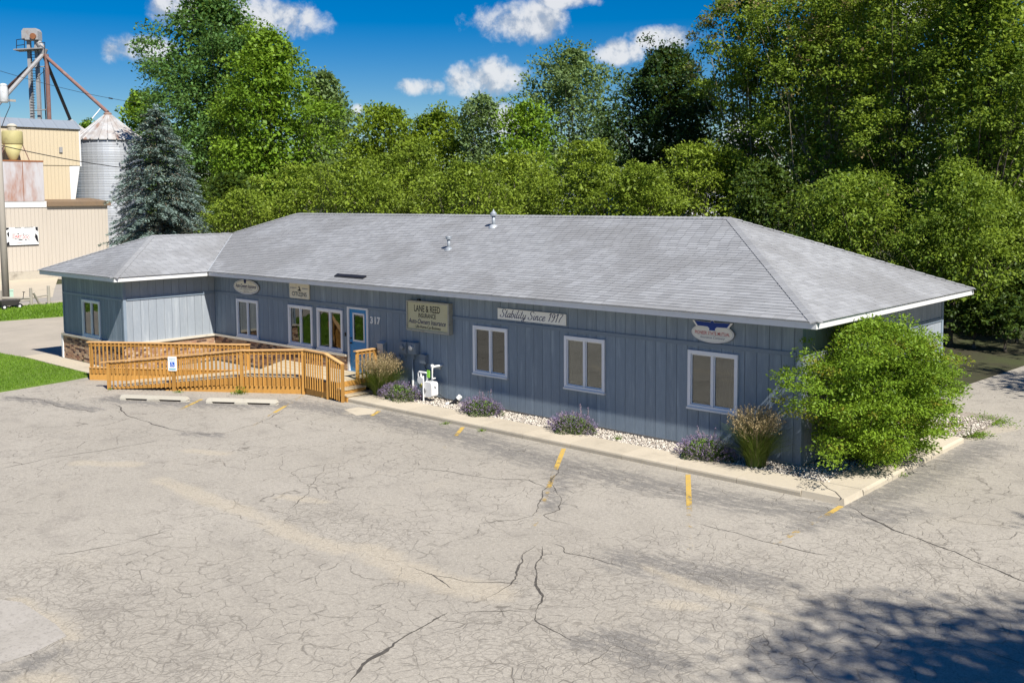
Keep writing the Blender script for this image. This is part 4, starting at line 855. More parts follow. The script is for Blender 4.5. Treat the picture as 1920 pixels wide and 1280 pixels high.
# ------------------------------------------------------------------ timber ramp, platform and steps
RA, RDp = np.array([-21.89, -4.83]), np.array([-16.37, -1.17])      # front rail: foot of ramp, platform corner
RD = (RDp-RA)/np.linalg.norm(RDp-RA); RN = np.array([-RD[1], RD[0]]); RWID = 1.43; RLEN = np.linalg.norm(RDp-RA)
TC = 4.55                                                            # distance along the ramp where it reaches platform height
def rz(t): return .04 + (.50-.04)*min(max(t, 0), TC)/TC
def rp(t, s, z): q = RA+RD*t+RN*s; return (q[0], q[1], z)
def build_ramp():
    rp0 = thing('access_ramp', 'orange-stained timber wheelchair ramp with railings, platform and steps to the door', 'ramp', (RA[0], RA[1], 0))
    # ramp boards across the slope
    t = 0.0
    while t < TC-.01:
        t1 = min(t+.14, TC); m = MB(); za, zb = rz(t+.003), rz(t1-.003)
        m.hexa([rp(t+.003, 0.0, za-.035), rp(t1-.003, 0.0, zb-.035), rp(t1-.003, RWID, zb-.035), rp(t+.003, RWID, za-.035)], [rp(t+.003, 0.0, za), rp(t1-.003, 0.0, zb), rp(t1-.003, RWID, zb), rp(t+.003, RWID, za)]); m.build('deck_board', 'wood_deck', rp0); t = t1
    # platform boards along the wall
    poly = [(-19.9, YF-.07), rp(TC-.0, RWID, 0)[:2], rp(TC-.0, 0, 0)[:2], tuple(RDp), (-14.97, -1.17), (-14.97, YF-.07)]
    def span(y):
        xs = []
        for (xa, ya), (xb, yb) in zip(poly, poly[1:]+poly[:1]):
            if (ya <= y < yb) or (yb <= y < ya): xs.append(xa+(xb-xa)*(y-ya)/(yb-ya))
        return (min(xs), max(xs)) if len(xs) >= 2 else None
    y = min(q[1] for q in poly); yt = YF-.07
    while y < yt-.02:
        y1 = min(y+.14, yt); a, b = span(y+.004), span(y1-.004)
        if a and b:
            m = MB(); m.hexa([(a[0], y+.003, .465), (a[1], y+.003, .465), (b[1], y1-.003, .465), (b[0], y1-.003, .465)], [(a[0], y+.003, .5), (a[1], y+.003, .5), (b[1], y1-.003, .5), (b[0], y1-.003, .5)]); m.build('deck_board', 'wood_deck', rp0)
        y = y1
    # skirt / rim boards
    def board(p, q, zp0, zp1, zq0, zq1, th=.04, mat='wood_stain', nm='skirt_board'):
        p, q = np.array(p), np.array(q); d = (q-p)/np.linalg.norm(q-p); n = np.array([-d[1], d[0]])*th/2; m = MB()
        m.hexa([(*(p-n), zp0), (*(q-n), zq0), (*(q+n), zq0), (*(p+n), zp0)], [(*(p-n), zp1), (*(q-n), zq1), (*(q+n), zq1), (*(p+n), zp1)]); return m.build(nm, mat, rp0)
    f = lambda t, s=-.025: rp(t, s, 0)[:2]
    board(f(.1), f(TC), .0, rz(.1)-.002, .26, .498); board(f(1.9), f(TC), .0, .0+.02, .0, .254); board(f(TC), f(RLEN), .26, .498, .26, .498); board(f(TC), f(RLEN), .0, .254, .0, .254)
    board((RDp[0], -1.195), (-15.0, -1.195), .27, .498, .27, .498); board((RDp[0], -1.195), (-15.0, -1.195), .0, .264, .0, .264); board((-14.95, -1.17), (-14.95, YF-.08), .34, .498, .34, .498)
    # rear side: level skirt in two boards
    g = lambda t: rp(t, RWID+.025, 0)[:2]
    T0, T1 = -2.0+.4, 4.15
    board(g(T0), g(T1), .215, .42, .215, .42); board(g(T0), g(T1), .0, .208, .0, .208)
    m = MB(); m.bar(rp(T0, RWID+.025, .435), rp(T1, RWID+.025, .435), .10, .03); m.build('skirt_cap', 'wood_cap', rp0)
    # railings
    def post(x, y, z0, z1, w=.09, tilt=None):
        m = MB(); d = RD*w/2; n = RN*w/2; c = np.array([x, y])
        q = [c-d-n, c+d-n, c+d+n, c-d+n]; m.hexa([(*k, z0) for k in q], [(*k, z1) for k in q]); return m.build('post', 'wood_stain', rp0)
    def rail(p, q, w=.14, h=.035, nm='top_rail', mat='wood_cap'): m = MB(); m.bar(p, q, w, h); return m.build(nm, mat, rp0)
    def balusters(P0, P1, zt0, zt1, zb0, zb1, n, off):
        for k in range(n):
            u = (k+.5)/n; c = np.array(P0)+(np.array(P1)-np.array(P0))*u+off; zt = zt0+(zt1-zt0)*u; zb = zb0+(zb1-zb0)*u; h = .018
            m = MB(); q = [c+RD*sx*h+RN*sy*h for sx, sy in ((-1, -1), (1, -1), (1, 1), (-1, 1))]; m.hexa([(*k2, zb) for k2 in q], [(*k2, zt) for k2 in q]); m.build('baluster', 'wood_stain', rp0)
    # front run
    A, Cc, Dd = np.array(rp(0, 0, 0)[:2]), np.array(rp(TC, 0, 0)[:2]), RDp
    for t, zt in ((.0, .88), (TC, 1.335), (RLEN-.03, 1.385)): q = rp(t, -.065, 0); post(q[0], q[1], -.02, zt)
    tb = 2.25; q = rp(tb, -.065, 0); post(q[0], q[1], -.02, .88+(1.335-.88)*tb/TC)
    rail(rp(-.28, -.06, .875), rp(TC, -.06, 1.355)); rail(rp(TC+.001, -.06, 1.355), rp(RLEN+.0, -.06, 1.405))
    rail(rp(.0, -.05, .80), rp(TC, -.05, 1.265), .04, .09, 'rail_board', 'wood_stain'); rail(rp(TC, -.05, 1.265), rp(RLEN, -.05, 1.315), .04, .09, 'rail_board', 'wood_stain')
    o = RN*-.09
    balusters(rp(.1, 0, 0)[:2], rp(2.2, 0, 0)[:2], .82, 1.03, .05, .10, 14, o); balusters(rp(2.32, 0, 0)[:2], rp(TC-.05, 0, 0)[:2], 1.05, 1.28, .10, .22, 15, o); balusters(rp(TC+.07, 0, 0)[:2], rp(RLEN-.08, 0, 0)[:2], 1.30, 1.33, .22, .24, 13, o)
    # steps rail, parallel with the wall
    yb = -1.235; X0, XB, XE = RDp[0], -15.25, -14.42
    rail((X0+.02, yb+.03, 1.40), (XB, yb+.03, 1.385)); rail((XB, yb+.03, 1.385), (XE-.02, yb+.03, 1.15)); rail((X0, yb+.035, 1.31), (XB, yb+.035, 1.30), .04, .09, 'rail_board', 'wood_stain'); rail((XB, yb+.035, 1.30), (XE, yb+.035, 1.065), .04, .09, 'rail_board', 'wood_stain')
    for x, zt in ((-15.12, 1.33), (XE, 1.13)): post(x, yb, -.02, zt)
    balusters((X0+.1, yb), (XB-.05, yb), 1.34, 1.33, .22, .2, 8, np.array([0, -.03])); balusters((XB+.22, yb), (XE-.08, yb), 1.28, 1.12, .10, .02, 5, np.array([0, -.03]))
    # short guard on the far side of the steps
    post(-14.93, -.24, .1, 1.36); post(-14.93, YF-.11, .1, 1.36); rail((-14.93, -.34, 1.385), (-14.93, YF-.02, 1.385)); rail((-14.93, -.28, 1.315), (-14.93, YF-.08, 1.315), .04, .09, 'rail_board', 'wood_stain'); balusters((-14.90, -.18), (-14.90, YF-.16), 1.34, 1.34, .36, .36, 4, np.array([.03, 0]))
    # rear railing, level
    for t in (T0+.05, 1.55, T1-.05): q = rp(t, RWID+.085, 0); post(q[0], q[1], -.02, 1.27)
    rail(rp(T0-.05, RWID+.05, 1.30), rp(T1+.02, RWID+.05, 1.30)); rail(rp(T0, RWID+.04, 1.22), rp(T1, RWID+.04, 1.22), .04, .11, 'rail_board', 'wood_stain'); balusters(rp(T0+.05, 0, 0)[:2], rp(T1-.05, 0, 0)[:2], 1.27, 1.27, .24, .24, 39, RN*(RWID-.015))
    # steps
    for k, (x0, x1, z) in enumerate(((-14.94, -14.64, .335), (-14.94, -14.33, .19))):
        if k == 0: x0, x1, z = -14.94, -14.60, .335
        m = MB(); m.box(x0, x1+.02, -1.16, -.17, z-.035, z); m.build('tread', 'wood_deck', rp0); m = MB(); m.box(x0+.01, x1-.005, -1.155, -.18, .0, z-.037); m.build('riser', 'wood_stain', rp0)
    return tb
TB = build_ramp()
q = rp(TB, -.135, 0); sg = thing('parking_sign', 'small white and blue wheelchair parking sign on the ramp post', 'sign', (q[0], q[1], .7))
def rplate(u0, u1, v0, v1, d0, d1, nm, mat, r=.02):
    m = MB(); m.prism(rrect(u0, u1, v0, v1, r, 4), lambda u, v, d: (q[0]+RD[0]*u+RN[0]*d, q[1]+RD[1]*u+RN[1]*d, v), d0, d1); return m.build(nm, mat, sg)
rplate(-.15, .15, .66, 1.12, .0, .012, 'plate', 'sign_white', .03); rplate(-.075, .075, .79, .945, -.004, .001, 'blue_square', 'sign_blue', .01); rplate(-.11, .11, .70, .735, -.004, .001, 'band', 'ink_teal', .005)
lettering('RESERVED', .20, .035, 'ink_teal', (q[0]-RN[0]*.003, q[1]-RN[1]*.003, 1.05), sg, 'ramp'); lettering('PARKING', .18, .035, 'ink_teal', (q[0]-RN[0]*.003, q[1]-RN[1]*.003, .99), sg, 'ramp')
m = MB()
def rq(u, v): return (q[0]+RD[0]*u-RN[0]*.006, q[1]+RD[1]*u-RN[1]*.006, v)
def wstroke(pts, w=.014):
    for (a, b), (c, d) in zip(pts[:-1], pts[1:]):
        ln = math.hypot(c-a, d-b); nx, ny = -(d-b)/ln*w/2, (c-a)/ln*w/2; m.quad(rq(a-nx, b-ny), rq(c-nx, d-ny), rq(c+nx, d+ny), rq(a+nx, b+ny))
wstroke([(-.015, .915), (-.012, .865), (.025, .862), (.040, .825), (.055, .83)]); wstroke([(-.012, .888), (.02, .886)], .01); wstroke([(-.008+.04*math.cos(R(a)), .843+.035*math.sin(R(a))) for a in range(130, 371, 24)], .009); m.quad(*[rq(-.015+.012*math.cos(R(a)), .928+.012*math.sin(R(a))) for a in range(0, 360, 45)])
m.build('wheelchair_symbol', 'ink_white', sg)

def wheel_stop(c, d, label):
    c, d = np.array(c), np.array(d)/np.linalg.norm(d); n = np.array([-d[1], d[0]]); L = 2.25/2; t = thing('wheel_stop', label, 'wheel stop', (*c, 0), 'concrete wheel stops')
    P = lambda u, v, z: (*(c+d*u+n*v), z); m = MB(); z0 = .055
    m.hexa([P(-L, -.10, z0), P(L, -.10, z0), P(L, .10, z0), P(-L, .10, z0)], [P(-L+.05, -.06, .145), P(L-.05, -.06, .145), P(L-.05, .06, .145), P(-L+.05, .06, .145)]); m.build('beam', 'stop_concrete', t)
    for u0, u1 in ((-L, -L+.22), (-.22, .22), (L-.22, L)):
        m = MB(); m.hexa([P(u0, -.10, -.01), P(u1, -.10, -.01), P(u1, .10, -.01), P(u0, .10, -.01)], [P(u0+.03, -.0995, z0-.001), P(u1-.03, -.0995, z0-.001), P(u1-.03, .0995, z0-.001), P(u0+.03, .0995, z0-.001)]); m.build('foot', 'stop_concrete', t)
wheel_stop((-19.05, -4.82), (1.96, 1.2), 'pale concrete wheel stop in front of the ramp sign post'); wheel_stop((-16.58, -3.33), (1.96, 1.27), 'pale concrete wheel stop in front of the platform railing')

# ------------------------------------------------------------------ plants
def unit(v): return v/np.maximum(np.linalg.norm(v, axis=-1, keepdims=True), 1e-9)
def leaf_mesh(name, mat, c, d, n, L, wr, rnd, odd=None, fold=.12):
    d = unit(d); s = unit(np.cross(d, n)); n2 = np.cross(s, d); L = np.asarray(L)[:, None]
    V = np.stack([c-d*L*.5, c+s*L*wr*.5+n2*L*fold+d*L*.05, c+d*L*.5, c-s*L*wr*.5+n2*L*fold+d*L*.05], 1).reshape(-1, 3)
    F = np.arange(len(c)*4).reshape(-1, 4); return np_mesh(name, V, F, mat, {'rnd': ('FACE', np.clip(rnd, 0, 1)), 'odd': ('FACE', np.zeros(len(c)) if odd is None else odd)})
def tree(name, label, base, z0, z1, rad, n, leaf, mat, seed, prof='round', group=None, nclump=None, clump=.17, droop=.1, sparse=0.0, odd=0.0, bark='bark', trunk_r=None, cat='tree', wr=.62, ground=0.0, flat=.6, limbs=30, fill=.30, core_k=1.55, stray=.14, lobes=18, lobe=.40, reject=None, lean=(0, 0), ry=None):
    r = np.random.default_rng(seed); base = np.array(base, float)[:2]; t = thing(name, label, cat, (*base, ground), group); H = z1-z0; nc = nclump or max(90, int(n/60)); ry = ry or rad
    ph = r.uniform(0, 6.28, 8)
    h = r.random(nc)**.85; th = r.uniform(0, 6.28, nc)
    if prof == 'round': pr = np.sqrt(np.clip(1-(2*h-1)**2, 0, 1))**.75
    elif prof == 'oval': pr = np.clip(np.sqrt(np.clip(1-(1.75*h-.75)**2, 0, 1)), .15, 1)
    elif prof == 'cone': pr = np.clip(1.05-h, .06, 1)**.8
    elif prof == 'vase': pr = np.clip(.35+.8*h, 0, 1)*np.sqrt(np.clip(1-np.clip((h-.55)/.45, 0, 1)**2, 0, 1))
    else: pr = np.sqrt(np.clip(1-h**2.2, 0, 1))                      # dome
    lump = 1+.16*np.sin(3*th+ph[0]+4*h)+.13*np.sin(5*th+ph[1]-7*h)+.10*np.sin(9*th+ph[2]+13*h)
    nl = lobes; hl = (np.arange(nl)+r.random(nl))/nl; r.shuffle(hl); tl = r.uniform(0, 6.28, nl)+np.arange(nl)*2.4
    prl = np.interp(hl, np.sort(h), pr[np.argsort(h)]); rl = lobe*rad*r.uniform(.5, 1.4, nl); rlz = np.minimum(rl*.95, H*.30); q = np.clip(prl*(.55+.5*r.random(nl))-rl/rad*.55, .0, 1)
    lc = np.stack([base[0]+rad*q*np.cos(tl), base[1]+ry*q*np.sin(tl), z0+rlz*.7+(H-rlz*1.6)*hl], 1); lc[:, :2] += np.array(lean)*((lc[:, 2]-z0)[:, None])
    li = r.choice(nl, nc, p=rl**2/np.sum(rl**2)); dv = unit(r.normal(0, 1, (nc, 3))+np.array([0, 0, .35])+unit(lc[li]-np.array([base[0], base[1], z0+.3*H]))*.35)
    cc = lc[li]+dv*np.stack([rl, rl*ry/rad, rlz], 1)[li]*(.70+.36*r.random((nc, 1))+(r.random((nc, 1)) < stray)*r.uniform(.1, .55, (nc, 1))); cc[:, 2] = np.clip(cc[:, 2], z0*.8, z1+.04*H)
    rc = clump*rad*r.uniform(.55, 1.35, nc); w = rc**2; w /= w.sum(); idx = r.choice(nc, n, p=w)
    off = r.normal(0, .52, (n, 3)); off /= np.maximum(1, np.linalg.norm(off, axis=1, keepdims=True)/1.15); off[:, 2] *= flat
    p = cc[idx]+off*rc[idx][:, None]; core = r.random(n) < fill; kk = int(core.sum())
    if kk:                                          # leaves spread singly through the inside of the crown
        hc = r.random(kk); tc_ = r.uniform(0, 6.28, kk); pc = np.interp(hc, np.sort(h), pr[np.argsort(h)])*.70*np.sqrt(r.random(kk))*(1+.16*np.sin(3*tc_+ph[0]+4*hc)+.13*np.sin(5*tc_+ph[1]-7*hc))
        p[core] = np.stack([base[0]+rad*pc*np.cos(tc_)+lean[0]*hc*H, base[1]+ry*pc*np.sin(tc_)+lean[1]*hc*H, z0+H*hc*.96], 1)
    axis = np.array([base[0], base[1], z0+.35*H]); outw = unit(p-axis); outw2 = outw.copy(); outw2[:, 2] *= .4
    d = unit(outw2*.7+unit(off)*.6+r.normal(0, .55, (n, 3))+np.array([0, 0, -droop])); nm = unit(np.array([0, 0, .50])+unit(off)*.75*(~core)[:, None]+outw*.35+r.normal(0, .28, (n, 3)))
    crnd = .45*r.random(nc)+.55*r.random(nl)[li]; rnd = np.clip(.12+.62*crnd[idx]+.16*off[:, 2]+r.normal(0, .15, n), 0, 1); od = ((crnd[idx]*7.3 % 1 < odd)*r.random(n)).astype(float) if odd else None
    L = leaf*r.uniform(.6, 1.35, n); L[core] *= core_k
    keep = np.ones(n, bool)
    if reject is not None: keep = ~reject(p)
    me = leaf_mesh('crown', mat, p[keep]-np.array([*base, ground]), d[keep], nm[keep], L[keep], wr, rnd[keep], None if od is None else od[keep]); link('crown' if cat == 'tree' else 'foliage', me, t, (*base, ground))
    tr = trunk_r or (.009*z1+.05); m = MB(); top = np.array([base[0]+lean[0]*H*.5, base[1]+lean[1]*H*.5, z0+H*.62])
    pts = [np.array([base[0], base[1], ground-.1])+(top-np.array([base[0], base[1], ground-.1]))*k/6+np.array([r.normal(0, .05)*rad*.3*(k > 0), r.normal(0, .05)*rad*.3*(k > 0), 0]) for k in range(7)]
    m.tube(pts, [tr*(1.25 if k == 0 else 1-.13*k) for k in range(7)], 9)
    for k in range(min(limbs, nc)):
        e = cc[k]; f = np.clip((e[2]-z0)/max(H, .1)*.75, .05, .9); i = int(f*6); s = pts[max(2, min(i, 6))]
        if s[2] > e[2]: s = pts[max(1, min(i-1, 6))]
        mid = s+(e-s)*.5+np.array([r.normal(0, .06)*rad, r.normal(0, .06)*rad, -.06*np.linalg.norm(e-s)+.05*H*r.random()]); q0 = tr*.26
        m.tube([s, mid, e], [q0, q0*.6, q0*.14], 5, False)
    m.build('trunk', bark, t, True); return t
def P_(px, depth): return at(px, 368, depth)[:2]
def zpx(px, py, depth): return at(px, py, depth)[2]
def ptree(name, label, px, depth, top, bot, hw, k, mat, seed, **kw):
    hw = hw*kw.pop('wide', 1.12); rad = hw*depth/FPX; z1, z0 = zpx(px, top, depth), zpx(px, bot, depth); hh = (bot-top)/2; lp = kw.pop('lp', 6.0); n = int(k*hw*hh*3.14*5.2/(.40*lp*lp)); return tree(name, label, P_(px, depth), max(z0, .6), z1, rad, n, lp*depth/FPX, mat, seed, **kw)
GB = 'trees standing behind the office'
ptree('cottonwood_tree', 'tallest dark green cottonwood on the left, its top cut by the frame', 408, 84, -25, 400, 122, 1.25, 'leaf_cottonwood', 1, prof='oval', group=GB, clump=0.161, nclump=412)
ptree('maple_tree', 'bright yellow-green tree in front of the tall left cottonwood', 510, 76, 50, 410, 112, 1.25, 'leaf_bright', 2, prof='oval', group=GB, clump=0.161, nclump=325)
ptree('cottonwood_tree', 'slim grey-green tree at the right shoulder of the left tree group', 615, 86, 128, 390, 66, 1.2, 'leaf_grey', 3, prof='oval', group=GB, clump=0.217, nclump=150)
ptree('small_tree', 'bright green tree peeping out between silo and spruce', 268, 106, 166, 400, 52, 1.0, 'leaf_bright', 4, prof='round', group=GB, clump=0.198)
ptree('small_tree', 'small green tree top showing between the two silo cones', 168, 125, 222, 330, 22, 1.0, 'leaf_bright', 5, prof='round', group=GB, clump=0.254)
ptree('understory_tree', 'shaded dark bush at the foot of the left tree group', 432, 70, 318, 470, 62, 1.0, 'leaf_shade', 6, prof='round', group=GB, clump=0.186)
ptree('understory_tree', 'low green bush right behind the spruce', 395, 62, 395, 520, 45, .9, 'leaf_olive', 61, prof='round', group=GB, clump=0.186)
ptree('locust_tree', 'rounded yellow-green tree left of the open sky gap', 728, 74, 194, 420, 78, 1.1, 'leaf_yellow', 7, prof='round', group=GB, clump=0.186)
ptree('locust_tree', 'broad yellow-green tree under the small centre cloud', 822, 72, 204, 420, 86, 1.1, 'leaf_yellow', 8, prof='round', group=GB, clump=0.167)
ptree('poplar_tree', 'thin airy light green tree right of the centre cloud', 910, 68, 172, 420, 62, .7, 'leaf_grey', 9, prof='oval', group=GB, clump=0.217)
ptree('poplar_tree', 'slender yellow-green tree before the silvery cottonwood', 985, 66, 185, 420, 72, .85, 'leaf_bright', 10, prof='oval', group=GB, clump=0.198)
ptree('cottonwood_tree', 'tall open silvery-green cottonwood in the middle of the skyline', 1075, 82, 84, 390, 112, .72, 'leaf_grey', 11, prof='oval', group=GB, clump=0.136, nclump=412)
ptree('maple_tree', 'dense very dark green maple right of the silvery cottonwood', 1250, 66, 84, 400, 112, 1.35, 'leaf_dark', 12, prof='oval', group=GB, clump=0.161, nclump=325)
for i, (px, top, hw, dep, lb) in enumerate([(455, 352, 72, 52, 'olive-green low tree behind the left end of the ridge'), (555, 305, 82, 56, 'olive-green low tree below the distant pole'), (660, 292, 88, 51, 'olive-green low tree below the slim grey-green tree'), (765, 262, 92, 58, 'olive-green low tree below the rounded yellow trees'), (870, 300, 85, 50, 'olive-green low tree behind the flat-capped flue'),
                                          (965, 282, 88, 57, 'olive-green low tree behind the pointed flue'), (1085, 258, 98, 53, 'olive-green low tree below the silvery cottonwood'), (1195, 308, 80, 50, 'olive-green low tree below the left side of the dark maple'), (1305, 264, 105, 56, 'olive-green low tree behind the right end of the ridge')]):
    ptree('crab_apple_tree', lb, px, dep, top, 440, hw, .95, 'leaf_olive', 20+i, prof='oval', lobes=13, lobe=.42, fill=.2, nclump=230, group='row of low trees behind the roof', clump=.125, lp=5.2, wr=.55)
GR = 'tall trees at the right'
ptree('walnut_tree', 'dark tall tree closing the gap behind the right-hand crowns', 1600, 66, -60, 400, 175, .9, 'leaf_shade', 46, prof='round', group=GR, clump=0.136, nclump=300)
ptree('walnut_tree', 'dark tall tree behind the upper right corner', 1830, 62, -90, 420, 150, .9, 'leaf_shade', 47, prof='round', group=GR, clump=0.136, nclump=300)
for i, (px, dep, top, hw, lb) in enumerate([(1805, 44, 520, 55, 'dark low shrub at the driveway end nearest the office'), (1865, 43, 505, 55, 'dark low shrub in the middle of the driveway end'), (1915, 41, 510, 50, 'dark low shrub at the driveway end by the right edge'), (1760, 47, 515, 55, 'dark low shrub glimpsed past the rear office corner'), (1835, 39.5, 560, 42, 'lowest dark shrub at the driveway edge'), (1895, 38.5, 555, 45, 'dark shrub at the driveway edge below the right edge trees')]):
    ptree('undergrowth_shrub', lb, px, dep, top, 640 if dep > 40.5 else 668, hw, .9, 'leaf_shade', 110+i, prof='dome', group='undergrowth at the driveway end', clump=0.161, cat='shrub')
ptree('ailanthus_tree', 'tall tree with rusty seed tufts beside the dark maple', 1405, 58, -60, 430, 95, .95, 'leaf_wood', 31, prof='oval', group=GR, clump=0.143, nclump=300, odd=.10, bark='pale_bark', limbs=44, wr=.55)
ptree('ailanthus_tree', 'wide tree with bare pale branches showing in its crown', 1545, 54, -90, 450, 140, .85, 'leaf_wood', 32, prof='round', group=GR, clump=0.124, nclump=412, odd=.10, bark='pale_bark', limbs=44, wr=.55)
ptree('ailanthus_tree', 'tree with dark forked limbs and sky gaps in its crown', 1690, 50, -110, 470, 130, .72, 'leaf_wood', 33, prof='round', group=GR, clump=0.124, nclump=325, odd=.06, limbs=44, wr=.55)
ptree('walnut_tree', 'dense green tree filling the upper right corner', 1850, 46, -130, 480, 120, 1.1, 'leaf_wood', 34, prof='oval', group=GR, clump=0.149, nclump=325, limbs=50, wr=.6)
ptree('mulberry_tree', 'leafy tree overhanging the right half of the roof', 1590, 43, 318, 510, 135, 1.0, 'leaf_wood', 35, prof='vase', lobes=14, lobe=.42, group=GR, clump=0.143, nclump=287, droop=.4, odd=.03, wr=.5)
ptree('mulberry_tree', 'leafy tree drooping over the rear right roof corner', 1790, 40, 300, 565, 112, 1.0, 'leaf_wood', 36, prof='oval', lobes=13, lobe=.42, group=GR, clump=0.149, nclump=287, droop=.4, wr=.5)
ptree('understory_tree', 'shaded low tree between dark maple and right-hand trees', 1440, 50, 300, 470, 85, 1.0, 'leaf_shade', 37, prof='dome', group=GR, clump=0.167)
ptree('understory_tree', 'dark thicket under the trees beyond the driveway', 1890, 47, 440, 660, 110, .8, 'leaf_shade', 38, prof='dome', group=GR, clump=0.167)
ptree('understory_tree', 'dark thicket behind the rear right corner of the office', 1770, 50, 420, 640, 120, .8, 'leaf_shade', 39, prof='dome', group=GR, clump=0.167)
# trees standing outside the picture on the right: they throw the shade on the driveway
tree('shade_tree', 'broad shade tree beyond the right edge by the lower corner', (21.2, -10.1), 9.0, 18.0, 5.2, 42000, .18, 'leaf_wood', 41, prof='round', fill=.3, group='shade trees beside the driveway', clump=0.167)
tree('shade_tree', 'shade tree beyond the right edge beside the pavement corner', (18.6, -2.6), 8.0, 15.5, 4.0, 16000, .17, 'leaf_wood', 42, prof='round', fill=.3, group='shade trees beside the driveway', clump=0.167)
tree('shade_tree', 'shade tree beyond the right edge beside the rear driveway', (12.6, 13.5), 3.5, 14.5, 5.2, 16000, .26, 'leaf_wood', 43, prof='round', group='shade trees beside the driveway', clump=0.149)
tree('shade_tree', 'tall shade tree beyond the right edge behind the driveway', (11.0, 23.0), 3.0, 13.5, 6.0, 18000, .28, 'leaf_wood', 44, prof='round', group='shade trees beside the driveway', clump=0.149)
tree('shade_tree', 'dense shade tree beyond the right edge over the thicket', (8.0, 31.0), 3.0, 10.5, 5.5, 18000, .28, 'leaf_wood', 45, prof='round', group='shade trees beside the driveway', clump=0.136)
# blue spruce
def spruce():
    r = np.random.default_rng(50); px, dep = 298, 52; b = P_(px, dep); zt = zpx(px, 200, dep); R0 = 142*dep/FPX
    t = thing('blue_spruce', 'blue-green spruce standing left of the wing roof', 'tree', (*b, 0)); C_, D_, N_, rn, od = [], [], [], [], []; lm = MB()
    lm.tube([(b[0], b[1], -.1), (b[0], b[1], zt*.97)], [.24, .03], 10); z = .9
    while z < zt-.15:
        f = 1-(z/zt); rl = R0*(f**.62)+.10; nb = int(9+13*f)
        for k in range(nb):
            a = r.uniform(0, 6.28); L = rl*r.uniform(.72, 1.12); dirv = np.array([math.cos(a), math.sin(a), 0]); sd = np.array([-math.sin(a), math.cos(a), 0]); n = int(30+L*58)
            u = r.random(n)**.6; side = r.normal(0, .17, n)*L*(1.05-u)*1.2+r.normal(0, .04, n); zz = z+.18*L*(1-(1-u)**2)-.38*L*u*u+.10*L*u**3-np.abs(side)*.28+r.normal(0, .04, n)
            c = np.array([b[0], b[1], 0])+dirv*(u*L)[:, None]+sd*side[:, None]+np.array([0, 0, 1])*zz[:, None]
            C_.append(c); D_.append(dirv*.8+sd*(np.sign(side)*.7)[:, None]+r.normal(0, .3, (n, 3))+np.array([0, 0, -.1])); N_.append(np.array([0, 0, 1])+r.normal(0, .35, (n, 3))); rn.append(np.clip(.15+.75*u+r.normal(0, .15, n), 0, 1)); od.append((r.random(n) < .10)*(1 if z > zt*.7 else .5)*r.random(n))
            lm.tube([(b[0], b[1], z), tuple(np.array([b[0], b[1], z+.1*L])+dirv*L*.5), tuple(np.array([b[0], b[1], z-.18*L])+dirv*L*.92)], [.03, .02, .006], 4, False)
        z += .21+.10*f
    n = 160; u = r.random(n); C_.append(np.stack([b[0]+r.normal(0, .06, n), b[1]+r.normal(0, .06, n), zt-.6+u*.65], 1)); D_.append(r.normal(0, .5, (n, 3))+np.array([0, 0, .8])); N_.append(r.normal(0, 1, (n, 3))); rn.append(r.random(n)); od.append(np.zeros(n))
    c = np.concatenate(C_); k = len(c); link('crown', leaf_mesh('crown', 'needle_blue', c-np.array([*b, 0]), np.concatenate(D_), np.concatenate(N_), r.uniform(.10, .20, k), .34, np.concatenate(rn), np.concatenate(od), .05), t, (*b, 0)); lm.build('trunk', 'bark', t)
spruce()
